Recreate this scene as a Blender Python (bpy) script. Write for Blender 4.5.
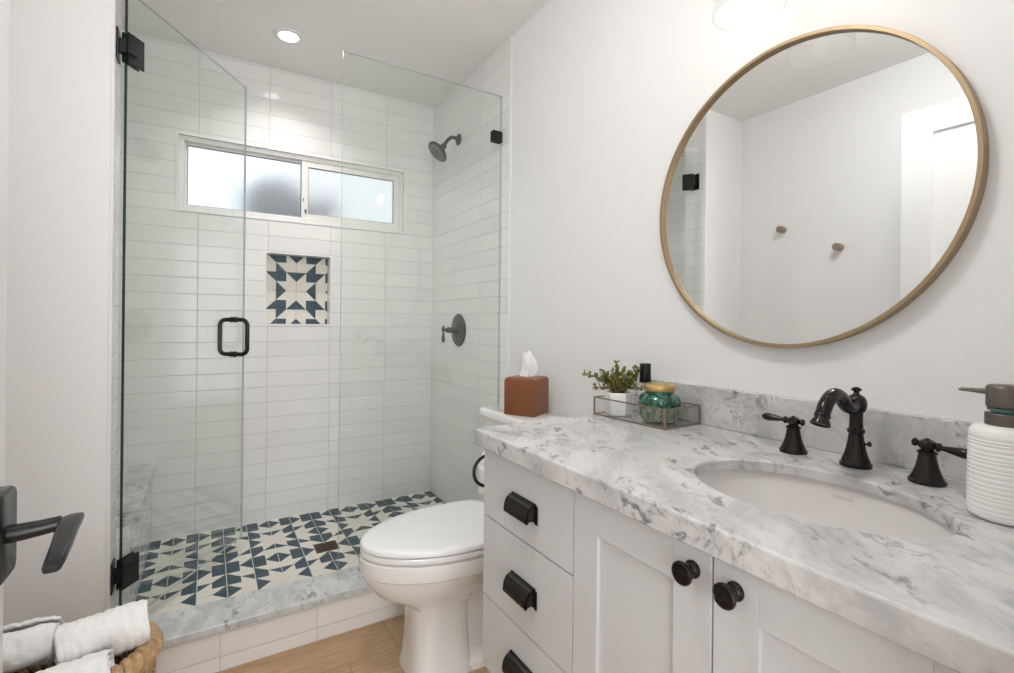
import bpy, bmesh, math, random
from mathutils import Vector, Matrix, noise
from math import pi, sin, cos, radians

random.seed(7)
C = bpy.context.scene.collection
SC = bpy.context.scene
for o in list(bpy.data.objects):
    bpy.data.objects.remove(o)

# ------------------------------------------------------------------ camera
EYE = 1.18
cam_data = bpy.data.cameras.new('camera')
cam = bpy.data.objects.new('camera', cam_data)
C.objects.link(cam)
cam_data.sensor_fit = 'HORIZONTAL'
cam_data.sensor_width = 36.0
cam_data.lens = 492.0 / 1014.0 * 36.0
cam_data.shift_y = -15.5 / 1014.0
cam_data.clip_start = 0.02
cam.matrix_world = (Matrix.Translation((0, 0, EYE)) @ Matrix.Rotation(radians(-31.3), 4, 'Z')
                    @ Matrix.Rotation(radians(90), 4, 'X') @ Matrix.Rotation(radians(0.6), 4, 'Z'))
SC.camera = cam

# ------------------------------------------------------------------ sky, exposure
SKY_STRENGTH = 1.25
world = bpy.data.worlds.new('overcast_sky')
SC.world = world
world.use_nodes = True
wn = world.node_tree.nodes['Background']
wn.inputs['Color'].default_value = (0.90, 0.94, 1.0, 1)
wn.inputs['Strength'].default_value = SKY_STRENGTH
SC.view_settings.view_transform = 'Standard'
SC.view_settings.look = 'None'
SC.view_settings.gamma = 1.0
SC.view_settings.use_curve_mapping = False
SC.view_settings.exposure = 0.16
SC.cycles.max_bounces = 14
SC.cycles.diffuse_bounces = 7
SC.cycles.glossy_bounces = 6
SC.cycles.transmission_bounces = 10
SC.cycles.transparent_max_bounces = 16
SC.cycles.sample_clamp_indirect = 6.0
SC.cycles.use_denoising = True
SHOWER_W, SCONCE_W, HALL_FILL_W, FILL_DOME_GLOW = 2.7, 0.7, 36.0, 42.5


def add_light(name, kind, loc, energy, size=0.1, color=(1, 0.985, 0.965), rot=(0, 0, 0), shape='DISK', size_y=None):
    l = bpy.data.lights.new(name, kind)
    l.energy = energy
    l.color = color
    if kind == 'AREA':
        l.shape = shape
        l.size = size
        l.spread = radians(122 if shape == 'DISK' else 180)
        if size_y:
            l.size_y = size_y
    else:
        l.shadow_soft_size = size
    o = bpy.data.objects.new(name, l)
    o.location = loc
    o.rotation_euler = rot
    C.objects.link(o)
    return o


add_light('hall_fill_light', 'AREA', (-0.18, -1.50, 1.15), HALL_FILL_W, 1.3, (0.93, 0.975, 1.0), (radians(90), 0, radians(-24)), 'RECTANGLE', 1.9)  # unseen panel added in the hall as fill light, no window there

# main dimensions -----------------------------------------------------------
W = 1.168          # mirror wall
D = 2.805          # tiled back wall
XS = -0.2545       # left shower wall
XL = -0.61         # left room wall
XB = -0.2175       # riser of the shower bench
YST = 1.92         # stub wall face
YF = 0.11          # front wall face (doorway wall)
CEIL = 2.475
SFZ = 0.138        # shower floor
ROW = 0.078        # tile row pitch
ROW0 = 1.06        # a tile joint height
COL = 0.3067       # tile column pitch
COUNT = 0.905      # counter top height


# ------------------------------------------------------------------ materials
def new_mat(name):
    m = bpy.data.materials.new(name)
    m.use_nodes = True
    nt = m.node_tree
    return m, nt, nt.nodes['Principled BSDF']


def lnk(nt, a, b):
    nt.links.new(a, b)


def math_node(nt, op, a, b=None, clamp=False):
    n = nt.nodes.new('ShaderNodeMath')
    n.operation = op
    n.use_clamp = clamp
    for i, v in enumerate((a, b)):
        if v is None:
            continue
        if isinstance(v, (int, float)):
            n.inputs[i].default_value = v
        else:
            lnk(nt, v, n.inputs[i])
    return n.outputs[0]


def maprange(nt, v, a, b, c=0.0, d=1.0, smooth=True):
    n = nt.nodes.new('ShaderNodeMapRange')
    n.interpolation_type = 'SMOOTHSTEP' if smooth else 'LINEAR'
    lnk(nt, v, n.inputs[0])
    for i, q in enumerate((a, b, c, d)):
        n.inputs[i + 1].default_value = q
    return n.outputs[0]


def mixcol(nt, fac, a, b, mode='MIX'):
    n = nt.nodes.new('ShaderNodeMix')
    n.data_type = 'RGBA'
    n.blend_type = mode
    if isinstance(fac, (int, float)):
        n.inputs[0].default_value = fac
    else:
        lnk(nt, fac, n.inputs[0])
    for i, v in ((6, a), (7, b)):
        if isinstance(v, tuple):
            n.inputs[i].default_value = (*v[:3], 1)
        else:
            lnk(nt, v, n.inputs[i])
    return n.outputs[2]


def position(nt):
    return nt.nodes.new('ShaderNodeNewGeometry').outputs['Position']


def objco(nt):
    return nt.nodes.new('ShaderNodeTexCoord').outputs['Object']


def noise_tex(nt, vec, scale, detail=3, rough=0.5, dist=0.0):
    n = nt.nodes.new('ShaderNodeTexNoise')
    n.inputs['Scale'].default_value = scale
    n.inputs['Detail'].default_value = detail
    n.inputs['Roughness'].default_value = rough
    n.inputs['Distortion'].default_value = dist
    lnk(nt, vec, n.inputs['Vector'])
    return n.outputs['Fac']


def mapping(nt, vec, rot=(0, 0, 0), scale=(1, 1, 1), loc=(0, 0, 0)):
    n = nt.nodes.new('ShaderNodeMapping')
    n.inputs['Rotation'].default_value = rot
    n.inputs['Scale'].default_value = scale
    n.inputs['Location'].default_value = loc
    lnk(nt, vec, n.inputs['Vector'])
    return n.outputs[0]


def bump(nt, height, strength, dist, p):
    b = nt.nodes.new('ShaderNodeBump')
    b.inputs['Strength'].default_value = strength
    b.inputs['Distance'].default_value = dist
    lnk(nt, height, b.inputs['Height'])
    lnk(nt, b.outputs[0], p.inputs['Normal'])
    return b


def simple(name, col, rough=0.5, metal=0.0, coat=0.0, nscale=None, nstr=0.15, ndist=0.001, vary=0.0, spec=None):
    m, nt, p = new_mat(name)
    p.inputs['Base Color'].default_value = (*col, 1)
    p.inputs['Roughness'].default_value = rough
    p.inputs['Metallic'].default_value = metal
    p.inputs['Coat Weight'].default_value = coat
    p.inputs['Coat Roughness'].default_value = 0.08
    if spec is not None:
        p.inputs['Specular IOR Level'].default_value = spec
    if nscale:
        f = noise_tex(nt, objco(nt), nscale, 3)
        bump(nt, f, nstr, ndist, p)
        if vary:
            lnk(nt, mixcol(nt, f, tuple(c * (1 - vary) for c in col), tuple(min(1, c * (1 + vary)) for c in col)),
                p.inputs['Base Color'])
    return m


def tile_mat(name, axis, uoff, col=(0.82, 0.81, 0.795)):
    m, nt, p = new_mat(name)
    pos = position(nt)
    s = nt.nodes.new('ShaderNodeSeparateXYZ')
    lnk(nt, pos, s.inputs[0])
    u = math_node(nt, 'DIVIDE', math_node(nt, 'SUBTRACT', s.outputs[axis], uoff), COL)
    v = math_node(nt, 'DIVIDE', math_node(nt, 'SUBTRACT', s.outputs[2], ROW0), ROW)
    def edge(q, pitch):
        f = math_node(nt, 'FRACT', q)
        g = math_node(nt, 'MINIMUM', f, math_node(nt, 'SUBTRACT', 1.0, f))
        return math_node(nt, 'MULTIPLY', g, pitch)
    d = math_node(nt, 'MINIMUM', edge(u, COL), edge(v, ROW))
    face = maprange(nt, d, 0.0006, 0.0026)
    cell = nt.nodes.new('ShaderNodeCombineXYZ')
    lnk(nt, math_node(nt, 'FLOOR', u), cell.inputs[0])
    lnk(nt, math_node(nt, 'FLOOR', v), cell.inputs[1])
    wnz = nt.nodes.new('ShaderNodeTexWhiteNoise')
    lnk(nt, cell.outputs[0], wnz.inputs['Vector'])
    tone = mixcol(nt, wnz.outputs['Value'], tuple(c * 0.972 for c in col), tuple(c * 1.02 for c in col))
    lnk(nt, mixcol(nt, face, (0.60, 0.59, 0.57), tone), p.inputs['Base Color'])
    lnk(nt, maprange(nt, face, 0, 1, 0.7, 0.13), p.inputs['Roughness'])
    wav = noise_tex(nt, pos, 9.0, 2)
    h = math_node(nt, 'ADD', math_node(nt, 'MULTIPLY', face, 0.9), math_node(nt, 'MULTIPLY', wav, 0.9))
    # each tile sits at a hair's different angle
    tilt = math_node(nt, 'MULTIPLY', math_node(nt, 'FRACT', v), math_node(nt, 'SUBTRACT', wnz.outputs['Value'], 0.5))
    bump(nt, math_node(nt, 'ADD', h, math_node(nt, 'MULTIPLY', tilt, 0.35)), 0.6, 0.0015, p)
    return m


def marble_mat(name, base=(0.635, 0.622, 0.612), vein=(0.15, 0.155, 0.17), rough=0.17, rotz=0.75, amount=1.0, grey=0.36):
    m, nt, p = new_mat(name)
    pos = position(nt)
    v = mapping(nt, pos, rot=(0.5, 0.3, rotz))
    vs = mapping(nt, v, scale=(2.4, 1.0, 1.5))
    cloud = noise_tex(nt, vs, 6.0, 8, 0.68, 0.5)
    c1 = mixcol(nt, maprange(nt, cloud, 0.40, 0.66, 0.0, 0.7 * amount), base, tuple(grey * q for q in (1.0, 1.005, 1.015)))
    vv = noise_tex(nt, vs, 5.0, 8, 0.66, 0.9)
    ridge = math_node(nt, 'ABSOLUTE', math_node(nt, 'SUBTRACT', vv, 0.5))
    line = maprange(nt, ridge, 0.0, 0.03, 1.0, 0.0)
    gate = maprange(nt, noise_tex(nt, vs, 4.2, 4, 0.6, 0.4), 0.50, 0.64)
    fac = math_node(nt, 'MULTIPLY', math_node(nt, 'MULTIPLY', line, gate), 0.6 * amount)
    c2 = mixcol(nt, fac, c1, vein)
    sp = mapping(nt, v, scale=(2.3, 1.0, 1.8))
    spots = noise_tex(nt, sp, 21, 4, 0.62, 0.4)
    sgate = maprange(nt, noise_tex(nt, vs, 3.6, 3, 0.55, 0.5), 0.44, 0.62)
    sf = math_node(nt, 'MULTIPLY', math_node(nt, 'MULTIPLY', maprange(nt, spots, 0.53, 0.67), sgate), 0.9 * amount)
    c3 = mixcol(nt, sf, c2, vein)
    lnk(nt, c3, p.inputs['Base Color'])
    p.inputs['Roughness'].default_value = rough
    return m


def glass_mat(name, tint=(0.972, 0.99, 0.98), rough=0.0, boost=1.0):
    m = bpy.data.materials.new(name)
    m.use_nodes = True
    nt = m.node_tree
    nt.nodes.clear()
    out = nt.nodes.new('ShaderNodeOutputMaterial')
    t = nt.nodes.new('ShaderNodeBsdfTransparent')
    t.inputs[0].default_value = (*tint, 1)
    g = nt.nodes.new('ShaderNodeBsdfGlossy')
    g.inputs['Roughness'].default_value = rough
    g.inputs[0].default_value = (1, 1, 1, 1)
    f = nt.nodes.new('ShaderNodeFresnel')
    f.inputs[0].default_value = 1.45
    geo = nt.nodes.new('ShaderNodeNewGeometry')
    # back faces see the same air-to-glass reflectance
    ior = nt.nodes.new('ShaderNodeMix')
    ior.data_type = 'FLOAT'
    lnk(nt, geo.outputs['Backfacing'], ior.inputs[0])
    ior.inputs[2].default_value = 1.45
    ior.inputs[3].default_value = 1 / 1.45
    lnk(nt, ior.outputs[0], f.inputs[0])
    mix = nt.nodes.new('ShaderNodeMixShader')
    lnk(nt, math_node(nt, 'MULTIPLY', f.outputs[0], boost, True), mix.inputs[0])
    lnk(nt, t.outputs[0], mix.inputs[1])
    lnk(nt, g.outputs[0], mix.inputs[2])
    lnk(nt, mix.outputs[0], out.inputs[0])
    return m


def emit_mat(name, col, strength):
    m, nt, p = new_mat(name)
    p.inputs['Base Color'].default_value = (*col, 1)
    p.inputs['Emission Color'].default_value = (*col, 1)
    p.inputs['Emission Strength'].default_value = strength
    return m


def paint_mat(name, col, rough=0.6, bs=0.12, scale=190):
    m, nt, p = new_mat(name)
    p.inputs['Base Color'].default_value = (*col, 1)
    p.inputs['Roughness'].default_value = rough
    bump(nt, noise_tex(nt, position(nt), scale, 2), bs, 0.002, p)
    return m


M = {}
M['wall'] = paint_mat('wall_paint', (0.825, 0.818, 0.812), 0.55, 0.16, 150)
M['ceiling'] = paint_mat('ceiling_paint', (0.89, 0.88, 0.865), 0.8, 0.1, 120)
M['trim'] = simple('white_trim', (0.84, 0.83, 0.82), 0.35)
M['tile_x'] = tile_mat('white_tile_back', 0, -0.044)
M['tile_y'] = tile_mat('white_tile_side', 1, 0.045)
M['tile_curb'] = tile_mat('white_tile_curb', 0, 0.045 - 0.0, (0.82, 0.79, 0.765))
M['grout'] = simple('grout', (0.70, 0.69, 0.66), 0.8)
M['tile_white'] = simple('pattern_tile_cream', (0.74, 0.70, 0.63), 0.4, nscale=40, nstr=0.05, vary=0.03)
M['tile_navy'] = simple('pattern_tile_navy', (0.028, 0.062, 0.088), 0.4, nscale=30, nstr=0.05, vary=0.25)
M['marble'] = marble_mat('carrara_marble')
M['marble_curb'] = marble_mat('carrara_threshold', base=(0.64, 0.645, 0.65), rough=0.25, rotz=0.3, amount=0.8)
M['porcelain'] = simple('porcelain', (0.83, 0.82, 0.81), 0.08, coat=0.5)
M['door_paint'] = simple('door_paint', (0.72, 0.715, 0.705), 0.4)
M['seat'] = simple('seat_plastic', (0.85, 0.845, 0.84), 0.16)
M['bronze'] = simple('oil_rubbed_bronze', (0.013, 0.010, 0.009), 0.2, 0.35, nscale=60, nstr=0.03, vary=0.2)
M['black'] = simple('matte_black', (0.012, 0.012, 0.013), 0.38, 0.3)
M['graphite'] = simple('graphite_shower_metal', (0.075, 0.075, 0.07), 0.35, 0.5)
M['pale_nozzle'] = simple('pale_nozzles', (0.42, 0.42, 0.40), 0.5)
M['door_black'] = simple('satin_black_lever', (0.016, 0.016, 0.018), 0.22, 0.3)
M['brass'] = simple('brushed_brass', (0.37, 0.27, 0.165), 0.45, 0.7, nscale=90, nstr=0.05)
M['gold'] = simple('hammered_gold', (0.62, 0.44, 0.17), 0.35, 0.9, nscale=70, nstr=0.5, ndist=0.004)
M['copper'] = simple('antique_copper', (0.30, 0.205, 0.15), 0.35, 0.8)
M['cabinet'] = simple('cabinet_paint', (0.60, 0.605, 0.61), 0.38, nscale=8, nstr=0.02)
M['gap'] = simple('cabinet_gap_shade', (0.16, 0.155, 0.15), 0.6)  # dark tone paints shade into the gaps between drawer and door fronts
M['glass'] = glass_mat('shower_glass')
M['clear'] = glass_mat('clear_glass', (0.98, 0.985, 0.985))
M['mirror'] = simple('mirror_silver', (0.93, 0.94, 0.935), 0.0, 1.0)
M['leather'] = simple('brown_leather', (0.215, 0.075, 0.028), 0.42, nscale=120, nstr=0.2, vary=0.12)
M['tissue'] = simple('tissue_paper', (0.86, 0.86, 0.86), 0.9, nscale=40, nstr=0.3)
M['ceramic'] = simple('white_ceramic', (0.84, 0.82, 0.80), 0.25)
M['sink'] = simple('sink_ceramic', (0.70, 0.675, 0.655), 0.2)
M['soap_metal'] = simple('gunmetal_pump', (0.16, 0.135, 0.12), 0.38, 0.8)
M['teal'] = simple('teal_plastic', (0.05, 0.13, 0.12), 0.3)
M['leaf'] = simple('jade_leaf', (0.155, 0.155, 0.04), 0.35, nscale=45, nstr=0.1, vary=0.75)
M['stem'] = simple('jade_stem', (0.12, 0.055, 0.035), 0.6)
M['soil'] = simple('soil', (0.03, 0.02, 0.015), 0.9, nscale=80, nstr=0.8, ndist=0.006)
M['label'] = simple('white_label', (0.82, 0.81, 0.79), 0.4)
M['towel'] = simple('muslin_towel', (0.83, 0.815, 0.80), 0.95, nscale=55, nstr=0.55, ndist=0.006)
M['rope'] = simple('seagrass_rope', (0.44, 0.29, 0.15), 0.75, nscale=75, nstr=0.7, ndist=0.005, vary=0.55)
M['rope_gap_shade'] = simple('rope_gap_shading', (0.10, 0.06, 0.028), 0.9)  # basket liner, its dark colour stands for shade between the strands
M['lamp'] = emit_mat('lamp_lens', (1.0, 0.97, 0.93), 9.0)
M['bulb'] = emit_mat('warm_bulb', (1.0, 0.90, 0.78), SCONCE_W * 55)
M['vinyl'] = simple('white_vinyl', (0.80, 0.79, 0.76), 0.35)
M['gasket'] = simple('window_gasket', (0.16, 0.17, 0.18), 0.6)
M['siding'] = simple('grey_siding', (0.88, 0.87, 0.84), 0.8)
M['leafy'] = simple('hedge_green', (0.36, 0.38, 0.38), 0.9)
M['ink'] = simple('grey_ink', (0.33, 0.32, 0.31), 0.5)

# edge of a glass sheet: deep green where the sheet is seen end-on
M['glass_edge'] = simple('glass_edge', (0.018, 0.045, 0.045), 0.15, coat=0.3)
M['glass_edge_pale'] = simple('glass_edge_pale', (0.50, 0.54, 0.525), 0.15, coat=0.3)


def frosted():
    m, nt, p = new_mat('obscure_glass')
    p.inputs['Base Color'].default_value = (0.96, 0.98, 1.0, 1)
    p.inputs['Transmission Weight'].default_value = 1.0
    p.inputs['Roughness'].default_value = 0.42
    p.inputs['IOR'].default_value = 1.25
    bump(nt, noise_tex(nt, objco(nt), 95, 3), 0.85, 0.005, p)
    return m


M['frosted'] = frosted()


def wood():
    m, nt, p = new_mat('oak_plank_floor')
    pos = position(nt)
    s = nt.nodes.new('ShaderNodeSeparateXYZ')
    lnk(nt, pos, s.inputs[0])
    pw = 0.19
    v = math_node(nt, 'DIVIDE', math_node(nt, 'SUBTRACT', s.outputs[1], 0.005), pw)
    row = math_node(nt, 'FLOOR', v)
    wn1 = nt.nodes.new('ShaderNodeTexWhiteNoise')
    wn1.noise_dimensions = '1D'
    lnk(nt, row, wn1.inputs['W'])
    u = math_node(nt, 'ADD', math_node(nt, 'DIVIDE', s.outputs[0], 1.22), wn1.outputs['Value'])
    cell = nt.nodes.new('ShaderNodeCombineXYZ')
    lnk(nt, math_node(nt, 'FLOOR', u), cell.inputs[0])
    lnk(nt, row, cell.inputs[1])
    wn2 = nt.nodes.new('ShaderNodeTexWhiteNoise')
    lnk(nt, cell.outputs[0], wn2.inputs['Vector'])
    off = nt.nodes.new('ShaderNodeVectorMath')
    off.operation = 'ADD'
    lnk(nt, pos, off.inputs[0])
    lnk(nt, wn2.outputs['Color'], off.inputs[1])
    g = noise_tex(nt, mapping(nt, off.outputs[0], scale=(2.2, 26, 1)), 3.0, 6, 0.6, 0.6)
    c = mixcol(nt, maprange(nt, g, 0.3, 0.72), (0.50, 0.325, 0.185), (0.36, 0.215, 0.11))
    c = mixcol(nt, math_node(nt, 'MULTIPLY', wn2.outputs['Value'], 0.3), c, (0.58, 0.41, 0.26))
    def edge(q, pitch):
        f = math_node(nt, 'FRACT', q)
        return math_node(nt, 'MULTIPLY', math_node(nt, 'MINIMUM', f, math_node(nt, 'SUBTRACT', 1.0, f)), pitch)
    d = math_node(nt, 'MINIMUM', edge(v, pw), edge(u, 1.22))
    face = maprange(nt, d, 0.0004, 0.0016)
    lnk(nt, mixcol(nt, face, (0.22, 0.13, 0.07), c), p.inputs['Base Color'])
    p.inputs['Roughness'].default_value = 0.42
    bump(nt, math_node(nt, 'ADD', face, math_node(nt, 'MULTIPLY', g, 0.25)), 0.3, 0.001, p)
    return m


M['wood'] = wood()


def mercury(name, dark, light):
    m, nt, p = new_mat(name)
    v = nt.nodes.new('ShaderNodeTexVoronoi')
    v.inputs['Scale'].default_value = 120
    lnk(nt, objco(nt), v.inputs['Vector'])
    f = noise_tex(nt, objco(nt), 95, 3, 0.6, 0.8)
    col = mixcol(nt, maprange(nt, f, 0.46, 0.62), dark, light)
    lnk(nt, col, p.inputs['Base Color'])
    p.inputs['Roughness'].default_value = 0.12
    p.inputs['Coat Weight'].default_value = 0.6
    lnk(nt, maprange(nt, f, 0.5, 0.62, 0.0, 0.6), p.inputs['Metallic'])
    return m


M['jar_green'] = mercury('green_mercury_glass', (0.002, 0.040, 0.024), (0.06, 0.25, 0.16))
M['jar_fleck'] = mercury('green_gold_flecks', (0.006, 0.050, 0.030), (0.30, 0.33, 0.18))


# ------------------------------------------------------------------ mesh helpers
class MB:
    """collects shapes (world coordinates) that become one mesh object"""

    def __init__(self):
        self.bm = bmesh.new()
        self.flat = False

    def _mi(self, faces, mi):
        for f in faces:
            f.material_index = mi

    def box(self, x0, x1, y0, y1, z0, z1, bev=0.0, seg=2, mat=None, mi=0):
        r = bmesh.ops.create_cube(self.bm, size=1.0)
        vs = r['verts']
        T = Matrix.Translation(((x0 + x1) / 2, (y0 + y1) / 2, (z0 + z1) / 2)) @ Matrix.Diagonal((x1 - x0, y1 - y0, z1 - z0, 1))
        if bev == 0 or mat is None:
            bmesh.ops.transform(self.bm, matrix=T, verts=vs)
        else:
            bmesh.ops.transform(self.bm, matrix=T, verts=vs)
        faces = set(f for v in vs for f in v.link_faces)
        self._mi(faces, mi)
        if bev > 0:
            self.flat = True
            es = list(set(e for v in vs for e in v.link_edges))
            rr = bmesh.ops.bevel(self.bm, geom=es, offset=bev, segments=seg, profile=0.5, affect='EDGES')
            self._mi(rr['faces'], mi)
            vs = list(set(v for f in rr['faces'] for v in f.verts) | set(v for v in vs if v.is_valid))
        if mat is not None:
            bmesh.ops.transform(self.bm, matrix=mat, verts=[v for v in vs if v.is_valid])
        return self

    def rings(self, rings, cap0=True, cap1=True, closed=True, mi=0, loop=False):
        """loft through rings of equal length (lists of Vector)"""
        vv = [[self.bm.verts.new(p) for p in r] for r in rings]
        n = len(rings[0])
        seq = list(range(len(vv) - 1))
        pairs = [(i, i + 1) for i in seq]
        if loop:
            pairs.append((len(vv) - 1, 0))
        fs = []
        for i, j in pairs:
            for k in range(n if closed else n - 1):
                k2 = (k + 1) % n
                try:
                    fs.append(self.bm.faces.new((vv[i][k], vv[i][k2], vv[j][k2], vv[j][k])))
                except ValueError:
                    pass
        if cap0 and not loop:
            fs.append(self.bm.faces.new(list(reversed(vv[0]))))
        if cap1 and not loop:
            fs.append(self.bm.faces.new(vv[-1]))
        self._mi(fs, mi)
        return self

    def lathe(self, prof, origin, axis=(0, 0, 1), n=32, sx=1.0, sy=1.0, mi=0, cap0=True, cap1=True, loop=False, ref=None):
        """prof: (radius, height) pairs along the axis"""
        a = Vector(axis).normalized()
        q = Vector(ref) if ref else (Vector((1, 0, 0)) if abs(a.x) < 0.9 else Vector((0, 1, 0)))
        e1 = (q - a * q.dot(a)).normalized()
        e2 = a.cross(e1)
        o = Vector(origin)
        rs = []
        for r, h in prof:
            r = max(r, 1e-5)
            rs.append([o + a * h + e1 * (r * sx * cos(2 * pi * k / n)) + e2 * (r * sy * sin(2 * pi * k / n)) for k in range(n)])
        return self.rings(rs, cap0, cap1, mi=mi, loop=loop)

    def tube(self, pts, rad, n=10, closed=False, mi=0, flat=1.0, upv=None):
        pts = [Vector(p) for p in pts]
        m = len(pts)
        rads = rad if isinstance(rad, (list, tuple)) else [rad] * m
        tang = []
        for i in range(m):
            if closed:
                t = pts[(i + 1) % m] - pts[(i - 1) % m]
            else:
                t = pts[min(i + 1, m - 1)] - pts[max(i - 1, 0)]
            tang.append(t.normalized() if t.length > 1e-9 else Vector((0, 0, 1)))
        ref = Vector(upv) if upv else (Vector((0, 0, 1)) if abs(tang[0].z) < 0.9 else Vector((1, 0, 0)))
        e1 = (ref - tang[0] * ref.dot(tang[0])).normalized()
        rs = []
        for i in range(m):
            e1 = (e1 - tang[i] * e1.dot(tang[i])).normalized()
            if upv:
                q = ref - tang[i] * ref.dot(tang[i])
                if q.length > 1e-4:
                    e1 = q.normalized()
            e2 = tang[i].cross(e1)
            rs.append([pts[i] + e1 * (rads[i] * flat * cos(2 * pi * k / n)) + e2 * (rads[i] * sin(2 * pi * k / n)) for k in range(n)])
        return self.rings(rs, not closed, not closed, mi=mi, loop=closed)

    def ball(self, c, r, n=16, sz=1.0):
        prof = [(r * sin(pi * i / 10), -r * sz * cos(pi * i / 10)) for i in range(11)]
        return self.lathe(prof, c, n=n)

    def prism(self, poly, z0, z1, frame, bev=0.0, mi=0):
        """extrude a 2-D polygon along frame's third axis; frame = (origin, e1, e2, e3)"""
        o, e1, e2, e3 = [Vector(q) for q in frame]
        r0 = [o + e1 * a + e2 * b + e3 * z0 for a, b in poly]
        r1 = [o + e1 * a + e2 * b + e3 * z1 for a, b in poly]
        return self.rings([r0, r1], mi=mi)

    def build(self, name, mats, parent=None, angle=38, origin=None, smooth=True, weld=False):
        bm = self.bm
        if weld:
            bmesh.ops.remove_doubles(bm, verts=bm.verts, dist=1e-5)
        bmesh.ops.recalc_face_normals(bm, faces=bm.faces)
        me = bpy.data.meshes.new(name)
        bm.to_mesh(me)
        bm.free()
        if smooth:
            me.shade_smooth()
            me.set_sharp_from_angle(angle=radians(angle))
        for mm in (mats if isinstance(mats, (list, tuple)) else [mats]):
            me.materials.append(M[mm] if isinstance(mm, str) else mm)
        ob = bpy.data.objects.new(name, me)
        C.objects.link(ob)
        if self.flat and smooth:
            w = ob.modifiers.new('flat_faces', 'WEIGHTED_NORMAL')
            w.keep_sharp = True
            w.weight = 100
        if parent is not None:
            ob.parent = parent
            me.transform(world_matrix(parent).inverted())
        elif origin is not None:
            me.transform(Matrix.Translation(Vector(origin)).inverted())
            ob.location = origin
        return ob


def world_matrix(o):
    m = Matrix.LocRotScale(o.location, o.rotation_euler, o.scale)
    return world_matrix(o.parent) @ m if o.parent else m


def tag(o, label=None, cat=None, group=None, kind=None):
    if label:
        o['label'] = label
    if cat:
        o['category'] = cat
    if group:
        o['group'] = group
    if kind:
        o['kind'] = kind
    return o


def thing(name, label, cat, loc=(0, 0, 0), rotz=0.0, group=None, kind=None):
    o = bpy.data.objects.new(name, None)
    o.empty_display_size = 0.05
    C.objects.link(o)
    o.location = loc
    o.rotation_euler = (0, 0, rotz)
    return tag(o, label, cat, group, kind)


def struct(name, mb, mats, label=None, **k):
    return tag(mb.build(name, mats, **k), label, None, None, 'structure')


def rect_with_hole(mb, axis, c0, c1, u0, u1, v0, v1, hu0, hu1, hv0, hv1):
    pass


# ------------------------------------------------------------------ room shell
TH = 0.10
# floor (room and hall beyond the doorway)
struct('floor', MB().box(XL - TH, W + TH, -1.8, 1.97, -0.05, 0.0), 'wood', 'light oak plank bathroom floor')
struct('ceiling', MB().box(XL - TH, W + TH, -1.8, D + TH + 0.02, CEIL, CEIL + 0.05), 'ceiling', 'plain painted ceiling')
# mirror wall: painted up to the tile edge, tiled inside the shower
struct('wall_right', MB().box(W, W + TH, -1.8, 1.905, 0, CEIL), 'wall', 'white textured wall behind the round mirror')
struct('wall_shower_right', MB().box(W, W + TH, 1.905, D + TH, 0, CEIL), 'tile_y', 'white tiled shower wall carrying the shower head')
struct('trim_1', MB().box(W - 0.004, W + 0.004, 1.898, 1.912, 0.16, CEIL, 0.001), 'trim', 'white tile edge trim beside the shower glass')
# left room wall and stub wall before the shower
struct('wall_left', MB().box(XL - TH, XL, -1.8, YST + 0.02, 0, CEIL), 'wall', 'white wall carrying the two pegs')
struct('wall_stub', MB().box(XL - TH, XS, YST, 1.935, 0, CEIL), 'wall', 'short white wall left of the glass shower door')
struct('wall_stub_end', MB().box(XL, XS, 1.935, 2.07, 0, CEIL), 'tile_y', 'tiled end of the short wall carrying the glass door hinges')
struct('wall_shower_left', MB().box(XL - TH, XL, 1.935, D + TH, 0, CEIL), 'tile_y', 'white tiled left wall inside the shower')
struct('bench_riser', MB().box(XL, XB, 2.07, D, 0, 0.475), 'tile_y', 'white tiled riser of the built-in shower bench')
struct('bench_slab', MB().box(XL + 0.0005, -0.199, 2.0705, D - 0.0005, 0.475, 0.505, 0.004, 3), 'marble_curb', 'grey marble slab of the built-in shower bench')
struct('trim_2', MB().box(XS - 0.004, XS + 0.003, 1.915, 1.936, 0.16, CEIL, 0.001), 'trim', 'white tile edge trim at the hinge side')
# doorway wall behind / around the camera
mb = MB()
mb.box(XL, -0.285, -0.02, YF, 0, CEIL)
mb.box(0.52, W, -0.02, YF, 0, CEIL)
mb.box(-0.285, 0.52, -0.02, YF, 2.10, CEIL)
struct('wall_front', mb, 'wall', 'white wall around the doorway')
struct('wall_hall', MB().box(XL - TH, W + TH, -1.9, -1.8, 0, CEIL), 'wall', 'hall wall opposite the doorway')

# back wall with window opening and tiled niche
WX0, WX1, WZ0, WZ1 = -0.125, 0.982, 1.697, 2.052
NX0, NX1, NZ0, NZ1 = 0.255, 0.570, 1.152, 1.518
ND = 0.09
mb = MB()
xs = [XL - 0.02, WX0, NX0, NX1, WX1, W + 0.02]
zs = [0.0, NZ0, NZ1, WZ0, WZ1, CEIL]
for i in range(5):
    for j in range(5):
        xa, xb, za, zb = xs[i], xs[i + 1], zs[j], zs[j + 1]
        if j == 3 and 1 <= i <= 3:
            continue
        if i == 2 and j == 1:
            continue
        q = [mb.bm.verts.new((x, D, z)) for x, z in ((xa, za), (xb, za), (xb, zb), (xa, zb))]
        mb.bm.faces.new(q)
def reveal(x0, x1, z0, z1, dep):
    for (xa, za), (xb, zb) in (((x0, z0), (x1, z0)), ((x1, z0), (x1, z1)), ((x1, z1), (x0, z1)), ((x0, z1), (x0, z0))):
        q = [mb.bm.verts.new(p) for p in ((xa, D, za), (xb, D, zb), (xb, D + dep, zb), (xa, D + dep, za))]
        f = mb.bm.faces.new(q)
        f.material_index = 1
reveal(WX0, WX1, WZ0, WZ1, 0.11)
reveal(NX0, NX1, NZ0, NZ1, ND)
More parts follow.
